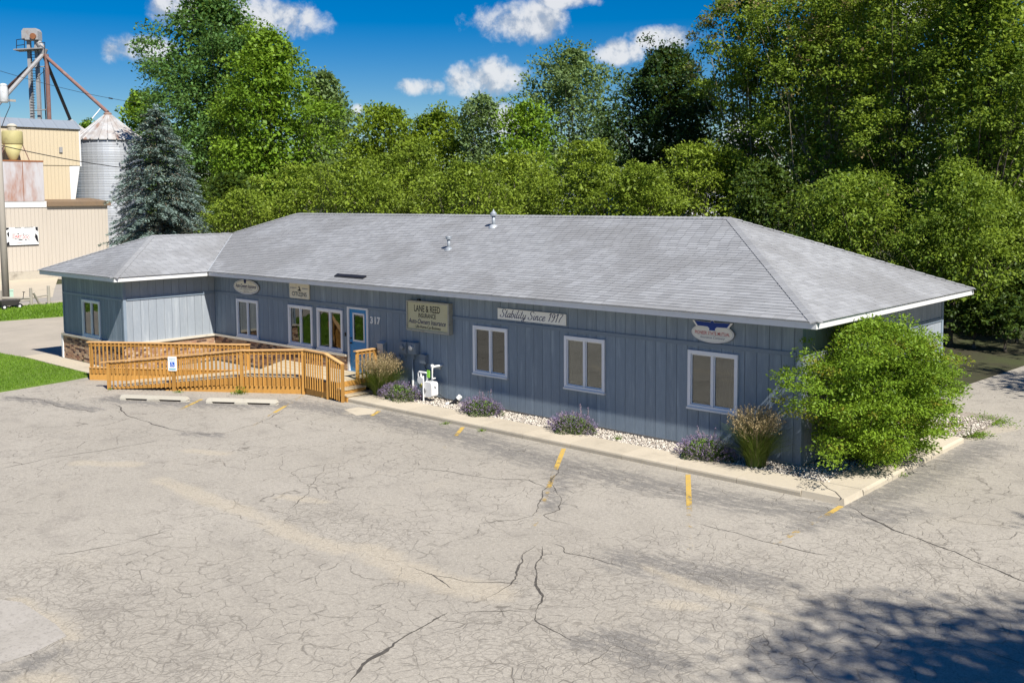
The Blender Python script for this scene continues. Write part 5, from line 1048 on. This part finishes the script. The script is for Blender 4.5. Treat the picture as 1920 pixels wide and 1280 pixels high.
# burning bush at the corner
def bush():
    inside = lambda p: ((p[:, 0] < XR+.05) & (p[:, 1] > YF-.05)) | (p[:, 2] < .14) | ((p[:, 0] < .08) & (p[:, 1] > -.05) & (p[:, 2] > 3.22))
    tree('burning_bush', 'large bright green leafy shrub at the right front corner of the office', (.34, 2.20), .20, 3.36, 1.70, 84000, .070, 'leaf_bush', 60, prof='round', cat='shrub', nclump=800, clump=.15, droop=.05, odd=.10, ground=.1, flat=.38, lobes=34, lobe=.38, fill=.26, core_k=1.0, stray=.03, trunk_r=.07, limbs=70, reject=inside, ry=3.1, wr=.5)
bush()
def reed(label, c, h, spread, n, seed):
    r = np.random.default_rng(seed); c = np.array(c); t = thing('ornamental_grass', label, 'grass clump', c, 'feathery grass clumps')
    def strips(n, h0, h1, w, lean, col, nm, z0f=0.0):
        a = r.uniform(0, 6.28, n); b = r.random(n)**.5*spread*.32; base = np.stack([b*np.cos(a), b*np.sin(a), np.zeros(n)], 1); hh = r.uniform(h0, h1, n); ln = (r.random(n)**.7*lean)[:, None]*np.stack([np.cos(a), np.sin(a), np.zeros(n)], 1)+r.normal(0, .05, (n, 3))*[1, 1, 0]
        V = []; s = np.stack([-np.sin(a), np.cos(a), np.zeros(n)], 1)*w; k = 5
        for j in range(k): u = z0f+(1-z0f)*j/(k-1); p = base+ln*(u**2)[None] if False else base+ln*u**2+np.stack([np.zeros(n), np.zeros(n), hh*(u-.18*(np.linalg.norm(ln, axis=1)/.6)*u**3)], 1); V += [p-s*(1-.75*j/(k-1)), p+s*(1-.75*j/(k-1))]
        V = np.stack(V, 1).reshape(-1, 3); o = np.arange(n)[:, None, None]*2*k; F = o+np.array([(2*j, 2*j+1, 2*j+3, 2*j+2) for j in range(k-1)])[None]
        link(nm, np_mesh(nm, V, F.reshape(-1, 4), col, {'rnd': ('FACE', np.repeat(r.random(n), k-1)), 'odd': ('FACE', np.zeros(n*(k-1)))}), t, c); return base, ln, hh
    strips(int(n*1.25), h*.40, h*.84, .0075, spread*1.15, 'reed_green', 'leaves'); base, ln, hh = strips(int(n*.5), h*.72, h*1.02, .004, spread*.72, 'reed_tan', 'stems')
    q = len(base); rep = 11; u = r.uniform(.72, 1.0, (q, rep)); L2 = np.linalg.norm(ln, axis=1)[:, None]; p = base[:, None]+ln[:, None]*(u**2)[..., None]+np.stack([np.zeros_like(u), np.zeros_like(u), hh[:, None]*(u-.18*(L2/.6)*u**3)], -1)+r.normal(0, .013, (q, rep, 3)); p = p.reshape(-1, 3); m = len(p)
    link('seed_heads', leaf_mesh('seed_heads', 'reed_tan', p, np.array([0, 0, 1])+r.normal(0, .45, (m, 3)), r.normal(0, 1, (m, 3)), r.uniform(.03, .06, m), .35, r.random(m)), t, c)
reed('tall feathery grass clump beside the entrance steps', (-14.0, -.08, .10), 1.38, .80, 800, 70); reed('tall feathery grass clump left of the big corner shrub', (-1.38, .02, .10), 1.42, .68, 800, 71)
def mint(label, c, rx, ry, h, seed, spikes):
    r = np.random.default_rng(seed); c = np.array(c); t = thing('catmint_plant', label, 'flower', c, 'purple-flowered mounds along the pavement'); n = 3400
    th = r.uniform(0, 6.28, n); q = r.random(n)**.5; lump = 1+.2*np.sin(3*th+seed)+.12*np.sin(7*th+seed*2); x, y = rx*q*lump*np.cos(th), ry*q*lump*np.sin(th); z = h*np.sqrt(np.clip(1-q**2, 0, 1))*r.uniform(.3, 1.05, n)+.02; p = np.stack([x, y, z], 1)
    link('leaves', leaf_mesh('leaves', 'mint_leaf', p, unit(p)*.6+r.normal(0, .5, (n, 3)), r.normal(0, .5, (n, 3))+[0, 0, 1], r.uniform(.03, .07, n), .55, r.random(n), ((q < .62)*r.random(n)*1.0)), t, c)
    n = 300; th = r.uniform(0, 6.28, n); q = np.clip(r.random(n)**.33, 0, 1.0); x, y = rx*q*np.cos(th)*1.05, ry*q*np.sin(th)*1.05; z = h*np.sqrt(np.clip(1-q**2, 0, 1)); b = np.stack([x, y, z], 1); dv = unit(np.stack([np.cos(th)*q*.9, np.sin(th)*q*.9, .55+.5*(1-q)], 1)+r.normal(0, .2, (n, 3))); k = 9; u = r.uniform(0, .17, (n, k)); p = (b[:, None]+dv[:, None]*u[..., None]+r.normal(0, .010, (n, k, 3))).reshape(-1, 3); m = len(p)
    link('flowers', leaf_mesh('flowers', 'mint_flower', p, np.repeat(dv, k, 0)+r.normal(0, .5, (m, 3)), r.normal(0, 1, (m, 3)), r.uniform(.02, .045, m), .6, r.random(m), (np.repeat(r.random(n), k) < .22)*.8), t, c)
    if spikes:
        for k in range(spikes):
            b0 = np.array([r.normal(.08, .16), r.uniform(.1, .32), h*.7]); d0 = unit(np.array([r.normal(0, .28), r.normal(0, .15), 1.0])); L = r.uniform(.28, .5); uu = r.random(60); m = 60
            link('flower_spike', leaf_mesh('flower_spike', 'mint_flower', b0+d0*(uu*L)[:, None]+r.normal(0, .012, (60, 3))*(uu > .45)[:, None], np.repeat(d0[None], 60, 0)+r.normal(0, .3, (60, 3)), r.normal(0, 1, (m, 3)), r.uniform(.025, .05, m), .4, .5+.5*r.random(m), r.random(m)), t, c)
mint('purple-flowered grey-green mound between steps and gas meter', (-13.05, -.15, .10), .70, .42, .40, 80, 0); mint('purple-flowered green mound below the first right-hand window', (-9.80, -.06, .10), .62, .40, .36, 81, 6); mint('purple-flowered green mound below the middle right-hand window', (-6.55, -.06, .10), .60, .40, .38, 82, 5); mint('sparser purple-flowered plant leaning left of the tall corner grass', (-2.6, -.1, .10), .60, .42, .42, 83, 4)
def weed(label, px, py, s, seed, z=.0, n=150, mat='weed_leaf', flatten=.7):
    r = np.random.default_rng(seed); c = on_z(px, py, z); t = thing('weed', label, 'weed', c, 'weeds in the paving'); q = r.normal(0, .4, (n, 3))*s; q[:, 2] = np.abs(q[:, 2])*flatten+.01
    link('leaves', leaf_mesh('leaves', mat, q, unit(q+1e-6)+r.normal(0, .4, (n, 3)), r.normal(0, .4, (n, 3))+[0, 0, 1], r.uniform(.04, .08, n)*max(.7, min(1.0, s/.3)), .55, r.random(n)), t, c); m = MB(); m.tube([c+(0, 0, -.02), c+(0, 0, s*.4)], [.006, .003], 5); m.build('stem', 'reed_green', t)
weed('bright green weed tuft at the foot of the middle ramp post', 450, 738, .26, 90, n=220); weed('small green weed behind the second wheel stop', 428, 751, .10, 91, n=50); weed('tiny weed at the kerb foot near the second stall line', 836, 795, .16, 92, n=60, flatten=.3); weed('tiny weed at the kerb foot below the first purple mound', 902, 808, .14, 93, n=60, flatten=.3)
weed('green weed among the pebbles by the drain outlet', 848, 748, .2, 94, .1, 120); weed('green weed at the wall foot right of the middle mound', 1138, 801, .2, 95, .1, 110); weed('green weed alone on the pebbles left of the sparse plant', 1160, 825, .16, 96, .1, 90); weed('weeds at the right kerb foot below the big shrub', 1690, 892, .2, 97, n=70, flatten=.4)
weed('yellow-green weeds spilling over the end of the side pavement', 1845, 790, .75, 98, .02, 1300, flatten=.15); weed('yellow-green weeds nearest the driveway at the pavement end', 1820, 815, .55, 99, .02, 800, flatten=.15); weed('weeds at the foot of the first ramp post', 208, 730, .14, 100, n=60, flatten=.4); weed('weeds at the foot of the ramp sign post', 336, 736, .16, 101, n=70, flatten=.4); weed('weeds where brick corner meets the side path', 168, 678, .25, 102, .05, 90)

# ------------------------------------------------------------------ feed mill beyond the yard
def mill():
    X = -70.7; t = thing('feed_mill', 'tan and cream metal-clad feed mill with stepped blocks and rusty tank', 'building', (X, 14, 0))
    def blk(nm, mat, x0, x1, y0, y1, z0, z1): m = MB(); m.box(x0, x1, y0, y1, z0, z1); return m.build(nm, mat, t)
    blk('lower_wall', 'pale_siding', X-1.6, X, 2, 14.2, .62, 6.0); blk('annex_wall', 'pale_siding', X-1.7, X+.02, 14.2, 19.1, .55, 5.7); blk('foundation', 'old_concrete', X-1.5, X+.12, 2, 14.9, -.05, .61); blk('rubble_base', 'old_concrete', X-1.5, X+.05, 14.9, 19.1, -.05, .54)
    m = MB(); m.hexa([(X-3.4, 14.15, 6.05), (X+.25, 14.15, 5.62), (X+.25, 19.3, 5.62), (X-3.4, 19.3, 6.05)], [(X-3.4, 14.15, 6.25), (X+.25, 14.15, 5.95), (X+.25, 19.3, 5.95), (X-3.4, 19.3, 6.25)]); m.build('annex_roof', 'tar_roof', t)
    blk('fascia_strip', 'white_paint', X-.02, X+.06, 2, 14.15, 5.55, 6.02)
    tk = blk('rusty_tank', 'rusty_tank', X-1.5, X+.10, 9.4, 14.0, 6.02, 9.1); m = MB(); m.box(X-1.52, X+.13, 9.38, 14.03, 9.05, 9.16); m.build('tank_rim', 'rust', tk); m = MB(); m.box(X+.101, X+.12, 12.4, 12.44, 6.02, 9.05); m.build('seam', 'rust', tk)
    blk('tower_wall', 'tan_siding', X-8, X-2.3, 6, 17.15, 5.9, 8.9); blk('upper_wall', 'tan_siding', X-8, X-2.25, 6, 18.0, 8.9, 11.85); blk('edge_trim', 'white_paint', X-2.35, X-2.22, 18.0, 18.12, 8.85, 11.9)
    m = MB(); m.hexa([(X-8, 6, 11.86), (X-2.1, 6, 11.86), (X-2.1, 18.2, 11.86), (X-8, 18.2, 11.86)], [(X-7, 6, 12.62), (X-3.2, 6, 12.62), (X-3.2, 18.2, 12.62), (X-7, 18.2, 12.62)]); m.build('upper_roof', 'mill_roof', t)
    v = on_x(114, 281, X-2.2); blk('louvre', 'ink_grey', X-2.24, X-2.15, v[1]-.13, v[1]+.13, v[2]-.22, v[2]+.22)
    m = MB(); m.hexa([(X-2.3, 17.15, 6.0), (X-2.28, 17.5, 6.0), (X-4, 17.5, 6.0), (X-4, 17.15, 6.0)], [(X-2.3, 17.15, 8.85), (X-2.28, 18.0, 8.85), (X-4, 18.0, 8.85), (X-4, 17.15, 8.85)]); m.build('return_wall', 'white_paint', t)
    # cyclone
    c = on_x(25, 300, X-.75); dc = float((c-CAM)@_fw); rr = 18*dc/FPX; zt, zm, zb = zpx(25, 246, dc), zpx(25, 272, dc), zpx(25, 302, dc)
    cy = thing('dust_cyclone', 'dull yellow dust cyclone with conical bottom on the rusty tank', 'cyclone', (c[0], c[1], 9.16)); c0 = (c[0], c[1], 0)
    m = MB(); m.lathe(c0, [(rr*.95, zm), (rr*1.02, zm+.1), (rr, zt-.1), (rr*.9, zt)], 24); m.build('barrel', 'cyclone_yellow', cy, True); m = MB(); m.lathe(c0, [(rr*.36, 9.16), (rr*.40, zb+.1), (rr*.95, zm)], 24); m.build('cone', 'cyclone_yellow', cy, True)
    m = MB(); m.lathe(c0, [(rr*.42, zt-.02), (rr*.42, zt+.35), (rr*.5, zt+.36), (rr*.45, zt+.45), (rr*.2, zt+.55)], 18); m.build('outlet', 'old_concrete', cy); m = MB(); m.tube([(c[0]+rr*.7, c[1]-rr*.5, zm+.45), (c[0]+rr*.75, c[1]+.1, zm+.45)], .06, 6); m.build('bracket', 'dark_metal', cy)
    for s in (-1, 1): m = MB(); m.tube([(c[0]+.2, c[1]+s*rr*.9, zm), (c[0]+.25, c[1]+s*rr*1.5, 9.16)], .035, 6); m.build('brace', 'rust_pipe', cy)
    # banner
    b = thing('banner', 'white banner with black cow-hide ends and red lettering on the mill wall', 'banner', (X+.05, 12.15, 2.65)); xb = X+.03
    def pb(y0, y1, z0, z1, d0, d1, nm, mat): m = MB(); m.box(xb+d0, xb+d1, y0, y1, z0, z1); return m.build(nm, mat, b)
    pb(10.86, 13.42, 2.64, 4.03, 0, .02, 'sheet', 'sign_white'); pb(10.86, 13.42, 2.61, 2.68, .021, .03, 'edge', 'ink_black')
    def blob(pts, nm='patch'): m = MB(); m.prism(pts, lambda u, v, d: (d, 10.86+u, 2.64+v), xb+.0205, xb+.026); m.build(nm, 'ink_black', b)
    blob([(0, 1.05), (.0, 1.38), (.36, 1.38), (.36, 1.25), (.15, 1.2)][::-1]); blob([(.2, .95), (.36, 1.1), (.36, .62), (.25, .75)][::-1]); blob([(.1, .05), (.36, .05), (.36, .25), (.28, .32), (.15, .2)]); blob([(2.36, 1.15), (2.54, 1.05), (2.54, 1.38), (2.34, 1.38)]); blob([(2.33, .9), (2.5, .7), (2.55, .15), (2.38, .35), (2.28, .6)][::-1]); blob([(2.2, .95), (2.24, .6), (2.2, .5)][::-1]); blob([(.8, 1.34), (1.3, 1.34), (1.3, 1.38), (.8, 1.38)]); blob([(1.5, 1.34), (2.2, 1.34), (2.2, 1.38), (1.5, 1.38)])
    m = MB(); ca, sa = math.cos(R(-6)), math.sin(R(-6)); cy0, cz0 = 12.12, 3.30
    def rt(u, v): return (cy0+u*ca-v*sa, cz0+u*sa+v*ca)
    for (u0, u1, v0, v1) in ((-.68, .68, .17, .195), (-.68, .68, -.195, -.17), (-.68, -.655, -.195, .195), (.655, .68, -.195, .195), (-.3, -.2, .195, .25), (.08, .2, .195, .24), (-.45, -.36, -.25, -.195), (-.2, .1, -.27, -.21), (.3, .4, -.25, -.195)): m.quad(*[(xb+.024, *rt(u, v)) for u, v in ((u0, v0), (u1, v0), (u1, v1), (u0, v1))])
    m.build('logo_frame', 'ink_black', b); l = lettering('DAIRY DOO', 1.22, .25, 'ink_red', (xb+.026, cy0, cz0), b, '+x', bold=.02); l.rotation_euler = (R(-6), 0, 0); lettering('Suppliers', .85, .13, 'ink_red', (xb+.026, cy0+.02, 2.86), b, '+x', shear=.2)
mill()
def silo(label, px, depth, rpx, eave_py, top_py, seed):
    c = at(px, 368, depth); r = rpx*depth/FPX; ze, zt = zpx(px, eave_py, depth), zpx(px, top_py, depth); t = thing('grain_silo', label, 'silo', (c[0], c[1], 0), 'grain silos'); c0 = (c[0], c[1], 0)
    n = int((ze)/.62)
    for k in range(n):
        z0, z1 = ze*k/n, ze*(k+1)/n; q = 6; prof = [(r+(.010 if j % 2 else 0), z0+(z1-z0)*j/q) for j in range(q+1)]; prof[0] = (r+.012, z0); m = MB(); m.tube_prof(c0, prof, 40, False); m.build('ring_sheet', 'silo_steel', t)
    ns = 26; rr = random.Random(seed); ro = r+.16; ri = .28
    for k in range(ns):
        a0, a1 = 2*math.pi*k/ns, 2*math.pi*(k+1)/ns; P = lambda a, q, z: (c[0]+q*math.cos(a), c[1]+q*math.sin(a), z); m = MB(); e = (a1-a0)*.07; zr = ze-.12
        m.quad(P(a0+e, ro, zr), P(a1-e, ro, zr), P(a1-e, ri, zt), P(a0+e, ri, zt)); m.quad(P(a1-e, ro, zr), P(a1, ro, zr+.09), P(a1, ri, zt+.03), P(a1-e, ri, zt)); m.quad(P(a1, ro, zr+.09), P(a1+e, ro, zr), P(a1+e, ri, zt), P(a1, ri, zt+.03)); m.quad(P(a0+e, ro, zr-.06), P(a1-e, ro, zr-.06), P(a1-e, ro, zr), P(a0+e, ro, zr)); m.build('roof_panel', 'silo_roof', t)
    m = MB(); m.lathe(c0, [(.34, zt-.04), (.34, zt+.12), (.2, zt+.2)], 16); m.build('collar', 'silo_roof', t); return np.array([c[0], c[1], zt+.15])
S1 = silo('large ribbed steel grain silo with rusty cone roof behind the spruce', 208, 90, 61, 262, 216, 1)
S2 = silo('smaller grain silo whose cone roof shows behind the mill roof', 138, 104, 50, 262, 229, 2)
def leg():
    dep = 94; Q = lambda px, py, d=dep: at(px, py, d); b = Q(62, 368); t = thing('grain_elevator', 'tall steel grain elevator leg with ladder, platform and spouts', 'elevator', (b[0], b[1], 0)); Rv = np.array([_r0[0], _r0[1], 0])
    def col(p, q, w, mat='leg_steel', nm='casing'): m = MB(); m.bar(p, q, w, w*.9, tuple(Rv)); return m.build(nm, mat, t)
    g = lambda p: np.array([p[0], p[1], 0.])
    for px in (54, 68): a = Q(px, 72); col(g(a), a, .33)
    h0, h1 = Q(60, 76), Q(60, 55); m = MB(); w = .75; prof = [(-w, h0[2]), (w, h0[2]), (w, h1[2]-.25), (w*.75, h1[2]), (-w*.75, h1[2]), (-w, h1[2]-.25)]; fwd = np.array([_fw[0], _fw[1], 0]); m.prism(prof, lambda u, v, d: (h0[0]+Rv[0]*u+fwd[0]*d, h0[1]+Rv[1]*u+fwd[1]*d, v), -.45, .45); m.build('head', 'leg_steel', t)
    m = MB(); mm = Q(61, 68, dep-.6); m.tube([mm, mm+fwd*.5], .28, 12); m.build('motor', 'rust', t)
    for k in range(26): p = Q(57.5, 98+k*5), Q(66, 98+k*5); m = MB(); m.tube(p, .025, 5); m.build('rung', 'dark_metal', t)
    pl0, pl1 = Q(31, 95), Q(84, 92); m = MB(); m.bar(pl0, pl1, 1.3, .10); m.build('platform', 'leg_steel', t)
    m = MB()
    for a, b2 in (((31, 95), (31, 75)), ((46, 93), (46, 73)), ((31, 75), (46, 73)), ((31, 86), (46, 84)), ((84, 92), (84, 80)), ((84, 80), (74, 80))): m.tube([Q(*a, dep-.5), Q(*b2, dep-.5)], .035, 5)
    m.build('guard_rail', 'dark_metal', t)
    m = MB(); m.tube([Q(72, 80), Q(78, 88), Q(80, 98)], .28, 10); m.tube([Q(80, 94), Q(80, 104)], [.42, .28], 10); m.build('distributor', 'leg_steel', t)
    hub = Q(81, 102)
    for nm, mat, e, rad in (('spout', 'rust_pipe', S1+np.array([0, 0, .05]), .16), ('spout', 'dark_metal', S2, .16), ('spout', 'leg_steel', Q(-12, 205, 88), .19), ('spout', 'rust_pipe', Q(-14, 192, 99), .17)):
        m = MB(); m.tube([hub, e], rad, 10); m.build(nm, mat, t)
    a = Q(87, 102, dep-.3); m = MB(); m.tube([a, g(a)], .20, 10); m.build('down_pipe', 'rust_pipe', t)
    a = Q(82, 128); m = MB(); m.tube([a, g(a)], .06, 6); m.build('stay', 'dark_metal', t)
    for py in (126, 207): m = MB(); m.tube([Q(66, py), Q(87, py-1)], .06, 6); m.build('tie', 'leg_steel', t)
    m = MB(); m.tube([Q(70, 145), Q(84, 133)], .03, 5); m.build('tie', 'dark_metal', t)
    m = MB(); m.tube([S1+np.array([-.9, -1.0, -.5]), S1+(hub-S1)*.09], .05, 6); m.build('spout_strut', 'galvanised', t)
leg()

# ------------------------------------------------------------------ poles, wires, fence and small things in the yard
pb = on_z(12, 572); pole = thing('utility_pole', 'weathered timber utility pole with white transformer at the left edge', 'pole', pb)
m = MB(); m.tube([pb+(0, 0, -.2), pb+(0, 0, 5), pb+(0, 0, 12.6)], [.20, .18, .13], 14); m.build('shaft', 'pole_wood', pole, True)
tc = pb+np.array([_r0[0], _r0[1], 0])*.42+np.array([0, 0, 0.]); zc = zpx(4, 214, 66); zt_ = zpx(4, 184, 66)
m = MB(); m.lathe((tc[0], tc[1], 0), [(.22, zc), (.25, zc+.05), (.235, zt_-.18), (.20, zt_-.1), (.21, zt_-.08), (.2, zt_), (.08, zt_+.05)], 18); m.build('transformer', 'transformer', pole, True)
m = MB(); m.bar(pb+(-.1, -1.1, 11.9), pb+(-.1, 1.1, 11.9), .1, .12); m.build('crossarm', 'pole_wood', pole)
m = MB(); k = tc+np.array([_r0[0], _r0[1], 0])*.27; m.tube([(k[0], k[1], zt_-.1), (k[0]+.05, k[1]+.05, zc-.2), (tc[0], tc[1], zc-.9), (pb[0]+.15, pb[1]+.15, zc-1.4)], .02, 6); m.build('lead_cable', 'wire', pole)
fp = P_(547, 82); farp = thing('utility_pole', 'distant pale timber pole rising above the low trees', 'pole', (*fp, 0)); m = MB(); m.tube([(*fp, -.1), (*fp, zpx(547, 304, 82))], [.19, .15], 10); m.build('shaft', 'pole_wood', farp); m = MB(); m.tube([(fp[0]-.5, fp[1]-.5, zpx(547, 316, 82)), (fp[0]+.5, fp[1]+.5, zpx(547, 316, 82))], .03, 6); m.build('bracket', 'wire', farp)
def wire(label, a, b, sag, r=.018, splice=None):
    a, b = np.array(a), np.array(b); pts = [a+(b-a)*k/24-np.array([0, 0, sag*4*(k/24)*(1-k/24)]) for k in range(25)]; m = MB(); m.tube(pts, r, 5); o = m.build('overhead_wire', 'wire', None, False, a); tag(o, label, 'wire', 'overhead wires')
    if splice:
        m = MB(); i = int(splice*24); m.tube([pts[i], pts[i]+(pts[i+1]-pts[i])*.35], r*3.2, 8); m.build('splice', 'wire', o)
wire('black bundled service cable crossing in front of the tan mill wall', pb+np.array([0, 0, 9.3]), (*fp, zpx(547, 318, 82)), .9, .028)
wire('thin upper wire running from the utility pole into the left trees', pb+np.array([0, 0, 13.6]), at(420, 205, 80), .6, .014, .42)
wire('thin wire along the left trees to the distant pole', at(330, 262, 78), (*fp, zpx(547, 314, 82)), .2, .016); wire('level thin wire left of the distant pole', at(340, 317, 78), (*fp, zpx(547, 319, 82)), .1, .014)
def fence():
    t = thing('rail_fence', 'weathered low timber post-and-rail fence at the far lawn edge', 'fence', on_z(59, 573))
    A, B = on_z(59, 573), on_z(92, 570); 
    for c, h in ((A, 1.03), (B, 1.08), (on_z(2, 578), 1.0)): m = MB(); m.tube([c+(0, 0, -.1), c+(0, 0, h)], [.10, .085], 9); m.build('post', 'wood_grey', t)
    L0 = on_z(-20, 578)
    for z0, z1, r in ((.58, .44, .075), (.22, .34, .055)): m = MB(); m.tube([L0+(0, 0, z0), A+(0, 0, z1)], r, 8); m.build('rail', 'wood_grey', t)
    m = MB(); m.tube([A+(0, .0, .45), B+(0, 0, .55)], .045, 7); m.build('rail', 'wood_grey', t); m = MB(); m.tube([A+(.1, .1, .75), on_z(73, 571)+(0.1, 0, .02)], .06, 8); m.build('brace', 'wood_grey', t)
fence()
c = on_z(20.5, 564); t = thing('cable_pedestal', 'small pale green utility pedestal behind the pole', 'utility box', c); m = MB(); m.box(c[0]-.12, c[0]+.12, c[1]-.12, c[1]+.12, -.05, .62); m.build('case', 'pedestal_green', t); m = MB(); m.box(c[0]-.14, c[0]+.14, c[1]-.14, c[1]+.14, .62, .70); m.build('lid', 'pedestal_green', t)
def cart():
    c = on_z(12, 578)+np.array([.5, 0, 0]); t = thing('garden_cart', 'small dark grey garden cart with black wheels at the left edge', 'cart', c); m = MB(); m.hexa([c+q for q in ((-.3, -.5, .22), (.3, -.5, .22), (.3, .35, .22), (-.3, .35, .22))], [c+q for q in ((-.36, -.6, .52), (.36, -.6, .52), (.36, .45, .52), (-.36, .45, .52))]); m.build('tub', 'cart_red', t)
    for x in (-.38, .38):
        for y in (-.45, .38): m = MB(); m.tube([c+(x-.04, y, .16), c+(x+.04, y, .16)], .16, 14); w = m.build('wheel', 'rubber', t); m = MB(); m.tube([c+(x-.05, y, .16), c+(x+.05, y, .16)], .07, 10); m.build('hub', 'sign_white', w)
    m = MB(); m.tube([c+(0, .4, .3), c+(0, .75, .55), c+(0, .8, .9)], .02, 6); m.tube([c+(-.15, .8, .9), c+(.15, .8, .9)], .02, 6); m.build('handle', 'dark_metal', t)
cart()
# low metal-roofed building behind the row of low trees
def shed():
    a, b = P_(1000, 66), P_(1460, 62); t = thing('metal_shed', 'low building with pale metal roof glimpsed through the trees behind', 'building', (*((a+b)/2), 0)); d = (b-a)/np.linalg.norm(b-a); n = np.array([-d[1], d[0]]); z0, z1 = 3.0, 6.3
    q = lambda p, s, z: (*(p+n*s), z); m = MB(); m.hexa([q(a, 0, 0), q(b, 0, 0), q(b, 14, 0), q(a, 14, 0)], [q(a, 0, z0), q(b, 0, z0), q(b, 14, z0), q(a, 14, z0)]); m.build('wall', 'pale_siding', t)
    k = 24
    for j in range(k):
        p0, p1 = a+(b-a)*j/k, a+(b-a)*(j+1)/k; g = d*.03; m = MB(); m.quad(q(p0+g, -.5, z0-.1), q(p1-g, -.5, z0-.1), q(p1-g, 7, z1), q(p0+g, 7, z1)); m.quad(q(p1-g, -.5, z0-.1), q(p1+g, -.5, z0), q(p1+g, 7, z1+.1), q(p1-g, 7, z1)); m.build('roof_panel', 'pale_metal_roof', t)
    m = MB(); m.quad(q(a, 7, z1), q(b, 7, z1), q(b, 14.5, z0-.1), q(a, 14.5, z0-.1)); m.build('rear_roof', 'pale_metal_roof', t)
shed()
